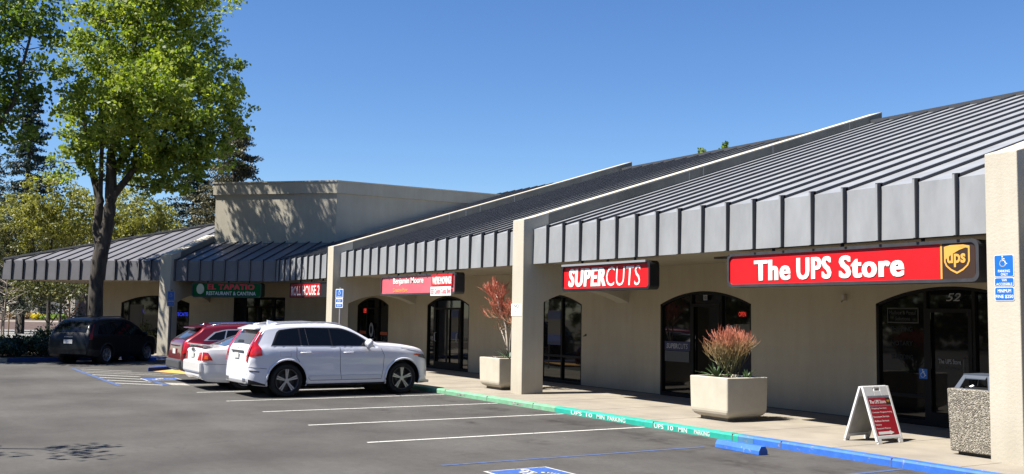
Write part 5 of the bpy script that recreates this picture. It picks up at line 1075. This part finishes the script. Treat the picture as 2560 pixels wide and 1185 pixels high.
LM_H = leafmat('hedge_leaf', (.008, .016, .008), (.018, .035, .014), (.04, .065, .025), 2, .12)
base = (-43.08, -4.98, .1)
broadleaf(base, [
    [(.1, 0, 0, .34), (.02, 0, 1.6, .29), (.0, 0, 3.0, .275), (.1, 0, 3.9, .30), (.15, 0, 4.6, .27)],
    [(.15, 0, 4.2, .24), (-.12, .1, 5.2, .19), (-.05, .1, 6.2, .17), (-.45, .2, 7.4, .13), (-.8, .1, 9.2, .09), (-1.1, 0, 11, .05)],
    [(.15, 0, 4.2, .27), (.42, -.1, 5.4, .24), (.45, -.1, 6.6, .23), (.35, 0, 8.2, .17), (.9, .2, 10.2, .12), (1.0, .2, 12.5, .08), (1.3, 0, 14.5, .05)],
    [(.45, -.1, 6.3, .17), (1.1, -.2, 7.1, .13), (2.0, -.3, 8.2, .10), (3.0, -.3, 9.6, .07), (3.8, -.3, 11, .04)],
    [(.4, 0, 7.4, .14), (1.5, .4, 9.2, .10), (2.4, .5, 11.2, .07), (3.0, .4, 13.4, .04)],
    [(-.05, .1, 6.3, .11), (.3, -.8, 8.4, .08), (.3, -1.3, 10.4, .05)],
    ], [(2.3, -.6, 10.3, 3.0, 3.6, 2.4), (1.0, .8, 13.2, 2.6, 3.4, 2.6), (2.6, .4, 13.9, 2.4, 3.0, 2.2), (-.4, .5, 11.2, 1.5, 2.8, 2.4), (3.4, -3.0, 9.8, 1.7, 1.8, 1.9), (1.4, -3.0, 9.2, 1.6, 1.5, 1.5), (-1.5, .3, 8.0, .9, 1.2, 1.0), (-.6, -1.4, 8.6, 1.3, 1.0, 1.3), (.9, 1.2, 7.6, 1.3, 1.2, .8), (2.9, -.2, 7.3, 1.3, 1.4, .8), (3.9, .2, 10.9, 1.6, 1.8, 2.2), (3.4, .2, 8.6, 2.0, 2.0, 1.2), (.2, 0, 8.3, 1.6, 1.8, 1.2), (1.8, 0, 16, 2.2, 2.2, 1.6), (4.0, .1, 8.0, 1.5, 1.6, 1.1), (2.4, 0, 7.4, 1.7, 1.6, .8), (-1.2, .3, 9.2, 1.1, 1.6, 1.5), (4.9, .2, 9.6, .9, 1.2, 1.5)],
    840, 64000, .165, 21, 'broadleaf_tree', 'tall bright green broadleaf tree with a dark forked trunk in front of the left roof', LM_A, tipr=.5, gap=.27)
# darker neighbour mostly out of frame to the left; it shades the black car and the hedge
broadleaf((-41.6, -10.9, .1), [[(0, 0, 0, .3), (.05, 0, 2.5, .26), (0, 0, 5, .22), (.4, 0, 8, .14), (.9, .1, 11, .06)], [(0, 0, 4.5, .16), (1.2, 0, 7, .11), (2.6, .2, 9.2, .07), (3.2, .2, 12, .04)], [(0, 0, 4.2, .14), (-.9, .5, 7, .09), (-1.6, .4, 10, .05)]],
    [(.2, -.3, 9.3, 2.8, 3.0, 2.2), (2.3, .3, 11.6, 1.9, 2.0, 2.6), (1.0, 0, 13.2, 2.6, 2.3, 1.9), (2.7, .2, 8.9, 1.2, 1.6, 1.1), (-1.2, -.2, 8.4, 1.8, 2.6, 1.4), (-3.4, -.2, 9.0, 2.6, 3.0, 2.2)], 430, 27000, .17, 22, 'broadleaf_tree', 'dark leaved tree reaching in from the left edge beside the bright green one', LM_A2, tipr=.6, gap=.12)
def conifer(base, H, r, n, seed, label, lm, z0=.12, name='conifer', lean=0, prof=None):
    t = thing(name, base, label, 'tree'); rnd = random.Random(seed); mb = MB(); b = Vector(base); mb.tube([b, b+Z1*H*.5, b+Z1*H*.99], [H*.018, H*.011, .03], 7); cs, rs, ns = [], [], []
    k_ = int(H*2.6)
    for i in range(k_):
        q = z0+(1-z0)*i/k_; z = H*q; R_ = r*((1-q)**.75)*rnd.uniform(.75, 1.15)+.15; m_ = rnd.randint(5, 7)
        for j in range(m_):
            a = rnd.uniform(0, 6.28); e = R_*rnd.uniform(.6, 1.1); d = Vector((math.cos(a), math.sin(a), 0)); p1 = b+Z1*z; p2 = p1+d*e+Z1*(-.18*e+rnd.uniform(-.2, .2)); mb.tube([p1, p2], [.05, .012], 3, False)
            for f in (.45, .75, 1.0):
                if rnd.random() < .1: continue
                c = p1.lerp(p2, f); w = .22+.16*e; cs.append(c); rs.append((w, w, w*.45)); ns.append(n)
    build('trunk', mb, M_BARK, t, smooth=True, fix=False); V, m_ = leaves(cs, rs, ns, .22, seed, .45); leafmesh('crown', V, m_, lm, t)
def gz(D): return 0 if D < 92 else min(1.2, (D-92)*.05)
def at(la_px, D):          # ground point in the direction of column la_px, D metres out
    k_ = (la_px-1280)/2507.9; p = Vector((0, -11.524, 0))+FH*(D*.997)+RH*(D*(k_-0*roll)); return p
def gp(px, D, z=0): p = at(px, D); return (p.x, p.y, z)
conifer(gp(578, 74), 16.6, 5.0, 40, 31, 'dark conifer rising behind the stucco tower block', LM_C2)
conifer(gp(480, 82), 14.5, 5.8, 36, 32, 'shadowy conifer filling the gap left of the stucco tower block', LM_C)
conifer(gp(62, 78), 19.2, 4.6, 26, 33, 'tall dark conifer at the left edge behind the yellow trees', LM_C)
conifer(gp(-30, 84), 16, 4.5, 12, 34, 'brownish conifer cut by the left edge of the view', LM_C2)
conifer(gp(400, 95), 12, 4.5, 12, 35, 'distant conifer seen between the forked trunk and the tower block', LM_C)
def roundtree(px, D, H, r, n, seed, label, lm, name='shade_tree', bark=None, zlow=.42):
    b = gp(px, D, gz(D)); rnd = random.Random(seed)
    broadleaf(b, [[(0, 0, 0, H*.013), (.05, 0, H*.3, H*.010), (.0, 0, H*.55, H*.007), (.2, 0, H*.85, .02)], [(.05, 0, H*.22, H*.008), (r*.4, 0, H*.5, H*.005), (r*.7, 0, H*.75, .015)], [(.05, 0, H*.24, H*.008), (-r*.4, .2, H*.5, H*.005), (-r*.65, .2, H*.8, .015)]],
        [(0, 0, H*.76, r, r, H*.25), (r*.5, 0, H*.70, r*.6, r*.6, H*.16), (-r*.5, 0, H*.72, r*.6, r*.6, H*.16)], int(90+r*34), int(n*1.6), .17, seed, name, label, lm, bark, tipr=.5, gap=.28)
roundtree(130, 66, 10.8, 2.8, 8000, 41, 'yellow-green tree left of the forked trunk, behind the roof', LM_Y)
roundtree(330, 66, 10.6, 2.6, 8000, 42, 'yellow tree just right of the forked trunk, behind the roof', LM_Y)
roundtree(225, 72, 9.8, 2.8, 7000, 43, 'olive tree behind the forked trunk', LM_O)
roundtree(20, 70, 9.4, 3.0, 7500, 44, 'olive brown tree at the left edge behind the roof', LM_O)
roundtree(400, 70, 8.6, 3.0, 7000, 45, 'yellow-olive tree behind the ridge left of the tower block', LM_O)
roundtree(160, 90, 10.5, 4.2, 7000, 46, 'large dim tree behind the yellow ones', LM_O)
roundtree(300, 98, 11, 4.4, 7000, 47, 'dim green tree far behind the roof', LM_O)
roundtree(132, 57, 4.3, 2.0, 2300, 48, 'small green tree with a thin forked stem seen under the left eave', LM_O, 'young_tree')
roundtree(182, 62, 5.2, 1.8, 2200, 49, 'small orange-barked tree under the left eave, next to the big trunk', LM_O, 'young_tree', mat('bark_orange', (.22, .10, .05), .9))
# tree tips showing over the long roof
t = thing('broadleaf_tree', (-35.0, 20.6, 0), 'tree behind the building whose two leafy tips poke above the roof ridge', 'tree')
build('trunk', MB().tube([(-35, 20.6, 0), (-34.9, 20.6, 4), (-34.9, 20.5, 8)], [.2, .15, .05], 7).tube([(-34.9, 20.6, 5), (-34.8, 20.8, 7.6), (-34.7, 20.95, 10.0)], [.1, .07, .02], 5).tube([(-34.9, 20.6, 5), (-35.1, 20.3, 7.4), (-35.28, 20.1, 9.7)], [.1, .07, .02], 5), M_BARK, t)
V, n = leaves([(-35.28, 20.07, 9.78), (-35.2, 20.1, 9.5), (-34.7, 20.96, 10.08), (-34.7, 20.9, 9.8), (-34.9, 20.6, 8.6), (-34.9, 20.6, 7.4)], [.22, .34, .2, .3, .9, 1.1], [80, 110, 80, 100, 500, 600], .13, 5); leafmesh('crown', V, n, LM_A2, t)
# bare sapling between stakes
t = thing('bare_sapling', gp(22, 50), 'bare white-barked sapling tied between stakes at the left edge', 'tree'); b = Vector(gp(22, 50)); rnd = random.Random(9); mb = MB(); mb.tube([b, b+Z1*1.8, b+RH*.1+Z1*4.2], [.04, .035, .015], 6)
for i in range(26):
    z = rnd.uniform(1.2, 4.0); s = rnd.choice((-1, 1)); l = rnd.uniform(.5, 1.3); mb.tube([b+Z1*z, b+RH*s*l*.5+FH*rnd.uniform(-.4, .4)+Z1*(z+l*.25), b+RH*s*l+Z1*(z+l*rnd.uniform(.2, .9))], [.016, .011, .004], 4, False)
build('stem', mb, M_BARKP, t, fix=False)
for d in (-.24, .25): build('stake', MB().tube([b+RH*d, b+RH*d+Z1*2.1], .03, 6), mat('stake_wood', (.24, .16, .09), .9), t)
# ------------------------------------------------------------------ hedge and ground plants
def bush(px, D, r, h, n, seed, label, lm, name='shrub', z=.1, size=.09, loc=None, group=None, cat='shrub'):
    b = loc or gp(px, D, z); t = thing(name, b, label, cat, group); rnd = random.Random(seed); b = Vector(b); mb = MB(); cs, rs, ns = [], [], []
    for i in range(14):
        a = rnd.uniform(0, 6.28); q = rnd.random()**.5; p = b+Vector((math.cos(a)*q*r*.8, math.sin(a)*q*r*.8, h*rnd.uniform(.35, .85)*(1-.3*q))); mb.tube([b, p], [.02, .006], 4, False); cs.append(p); w = r*rnd.uniform(.3, .5); rs.append((w, w, min(w, h*.32))); ns.append(n//14)
    build('stem', mb, M_BARK, t, fix=False); V, k_ = leaves(cs, rs, ns, size, seed); leafmesh('foliage', V, k_, lm, t)
hl = [('low dark shrub at the left edge of the planting bed', (-43.1, -8.6)), ('dark shrub second from the left edge, by the bed curb', (-42.2, -7.9)), ('dark shrub behind the bed curb, third from the left', (-43.4, -7.6)), ('dark rounded shrub, the tallest of the bed, left of the black suv', (-43.6, -6.9)), ('dark shrub tucked beside the rear of the black suv', (-42.4, -6.9)), ('dark shrub between the tree trunk and the black suv', (-42.9, -6.0)), ('dark shrub at the back of the bed', (-45.0, -7.4)), ('dark shrub far back in the bed beneath the sapling', (-45.4, -8.8))]
for i, (lab, (x, y)) in enumerate(hl): bush(0, 0, .95, .85 if i != 3 else 1.2, 2400, 60+i, lab, LM_H, loc=(x, y, .12), size=.085)
bush(0, 0, .75, 1.55, 1500, 75, 'sparse olive bush against the arched window right of the big trunk', LM_O, loc=FW(6.9, 1.7, SW), size=.07)
# ------------------------------------------------------------------ street, bank and flats seen under the left eave
def band(nm, D0, D1, z0, z1, m, p0=-700, p1=900):
    a, b, c, d = gp(p0, D0, z0), gp(p1, D0, z0), gp(p1, D1, z1), gp(p0, D1, z1); return tag(build(nm, MB().quad(a, b, c, d), m, fix=False), kind='structure')
band('street', 60, 92, .01, .01, mat('street_asphalt', (.20, .195, .185), .9, var=.12, scale=.3))
band('street_curb', 56.5, 58.5, .05, .05, M_CONC)
band('bank', 92, 104, .012, .55, mat('red_bark_shaded', (.065, .04, .032), .95, var=.3, scale=3)); band('street_curb', 104, 108, .60, .66, M_CONC); band('bank', 108, 140, .67, 1.6, mat('red_bark_shaded', (.065, .04, .032)))  # bark darkened to carry the shadow strip beyond the street
def hp(px, z, D=118): p = at(px, D); return Vector((p.x, p.y, z))
H = thing('apartment_building', tuple(hp(90, .9)), 'pale two storey apartment block across the street, seen under the left eave', 'building')
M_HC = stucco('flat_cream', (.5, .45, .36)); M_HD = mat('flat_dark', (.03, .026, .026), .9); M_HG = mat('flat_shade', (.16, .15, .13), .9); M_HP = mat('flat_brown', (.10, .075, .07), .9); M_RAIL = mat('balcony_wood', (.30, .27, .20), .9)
def hbox(nm, p0, p1, z0, z1, d0, d1, m, par=H):
    a, b = hp(p0, z0), hp(p1, z0); return build(nm, MB().hexa([a+FH*d0, b+FH*d0, b+FH*d1, a+FH*d1], [a+FH*d0+Z1*(z1-z0), b+FH*d0+Z1*(z1-z0), b+FH*d1+Z1*(z1-z0), a+FH*d1+Z1*(z1-z0)]), m, par)
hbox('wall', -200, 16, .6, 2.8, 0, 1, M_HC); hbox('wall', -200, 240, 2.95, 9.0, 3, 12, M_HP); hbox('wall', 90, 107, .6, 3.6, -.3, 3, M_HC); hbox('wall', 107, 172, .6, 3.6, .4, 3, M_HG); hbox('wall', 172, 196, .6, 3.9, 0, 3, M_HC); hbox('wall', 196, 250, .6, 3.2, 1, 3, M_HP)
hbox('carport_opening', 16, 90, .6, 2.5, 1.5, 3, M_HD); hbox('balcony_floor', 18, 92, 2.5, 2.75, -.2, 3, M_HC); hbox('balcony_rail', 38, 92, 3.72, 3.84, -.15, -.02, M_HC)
mb = MB()
for i in range(17):
    a, b = hp(38+i*3.2, 2.75), hp(39.9+i*3.2, 2.75); mb.hexa([a-FH*.12, b-FH*.12, b-FH*.06, a-FH*.06], [a-FH*.12+Z1*.97, b-FH*.12+Z1*.97, b-FH*.06+Z1*.97, a-FH*.06+Z1*.97])
build('balcony_slats', mb, M_RAIL, H); hbox('gate', 147, 168, .7, 2.7, .2, .35, mat('gate_pale', (.35, .36, .36), .8)); hbox('roof', -200, 240, 9.0, 9.5, 2, 13, M_HG)
LM_T = leafmat('grass_tan', (.14, .09, .035), (.26, .18, .08), (.38, .28, .14), 1, .2); LM_YB = leafmat('leaf_yellow', (.30, .26, .02), (.5, .42, .03), (.62, .52, .05), 1, .3); LM_G2 = leafmat('leaf_lime', (.10, .17, .03), (.18, .28, .05), (.28, .38, .08), 1, .3)
for i, (px, D, r, h_, lm, lab) in enumerate([(48, 112, 1.0, .75, LM_T, 'tan grass clump under the balcony, left one'), (66, 112, 1.0, .8, LM_T, 'tan grass clump under the balcony, middle one'), (82, 112, .9, .85, LM_T, 'tan grass clump under the balcony, right one'), (106, 111, .75, .75, LM_YB, 'bright yellow bush at the foot of the pale pier'), (124, 111, .6, .5, LM_G2, 'small green bush right of the yellow one'), (142, 111, .8, .7, LM_G2, 'lime green bush in front of the grey wall'), (160, 111, .9, .75, LM_G2, 'lime green bush before the pale gate')]):
    bush(px, D, r, h_, 900, 90+i, lab, lm, z=.75, size=.16)

# unseen tree belt behind the viewer, added to block low sky and darken reflections
rnd = random.Random(77); cs, rs, ns = [], [], []
for i in range(46):
    a = R(-165+ i*4.6); D = rnd.uniform(40, 56); x, y = D*math.cos(a)*1.25-8, -14+D*math.sin(a)*.95
    if a > R(12): x, y = 38+rnd.uniform(0, 14), (i-40)*7
    h = rnd.uniform(10, 17)
    for k_ in range(7): cs.append((x+rnd.uniform(-3, 3), y+rnd.uniform(-3, 3), h*rnd.uniform(.12, .85))); rs.append((3.4, 3.4, 3.0)); ns.append(130)
V, n = leaves(cs, rs, ns, .9, 78)
me = bpy.data.meshes.new('sky_block_tree_belt'); me.from_pydata(V.tolist(), [], [tuple(range(i*4, i*4+4)) for i in range(n)]); me.materials.append(LM_O)
tag(link(bpy.data.objects.new('sky_block_tree_belt', me)), 'unseen belt of trees added behind the viewer to block low sky', 'trees', None, 'stuff')

# tree off the left side of the frame whose shade falls on the near asphalt
broadleaf((-18.6, -17.2, 0), [[(0, 0, 0, .22), (0, 0, 2.6, .18), (0, 0, 5, .12), (.1, 0, 7, .05)], [(0, 0, 3, .1), (2.2, -.1, 5, .06), (4.4, -.2, 5.9, .03)]],
    [(.2, 0, 6.6, 2.0, 2.0, 1.7), (4.9, -.35, 5.9, .55, .8, .25), (4.0, -.6, 6.0, .5, .7, .3), (3.2, -.5, 6.1, .7, .7, .4)], 110, 7000, .15, 90, 'shade_tree', 'small tree standing beside the lot, left of the view', LM_A2, tipr=.4)
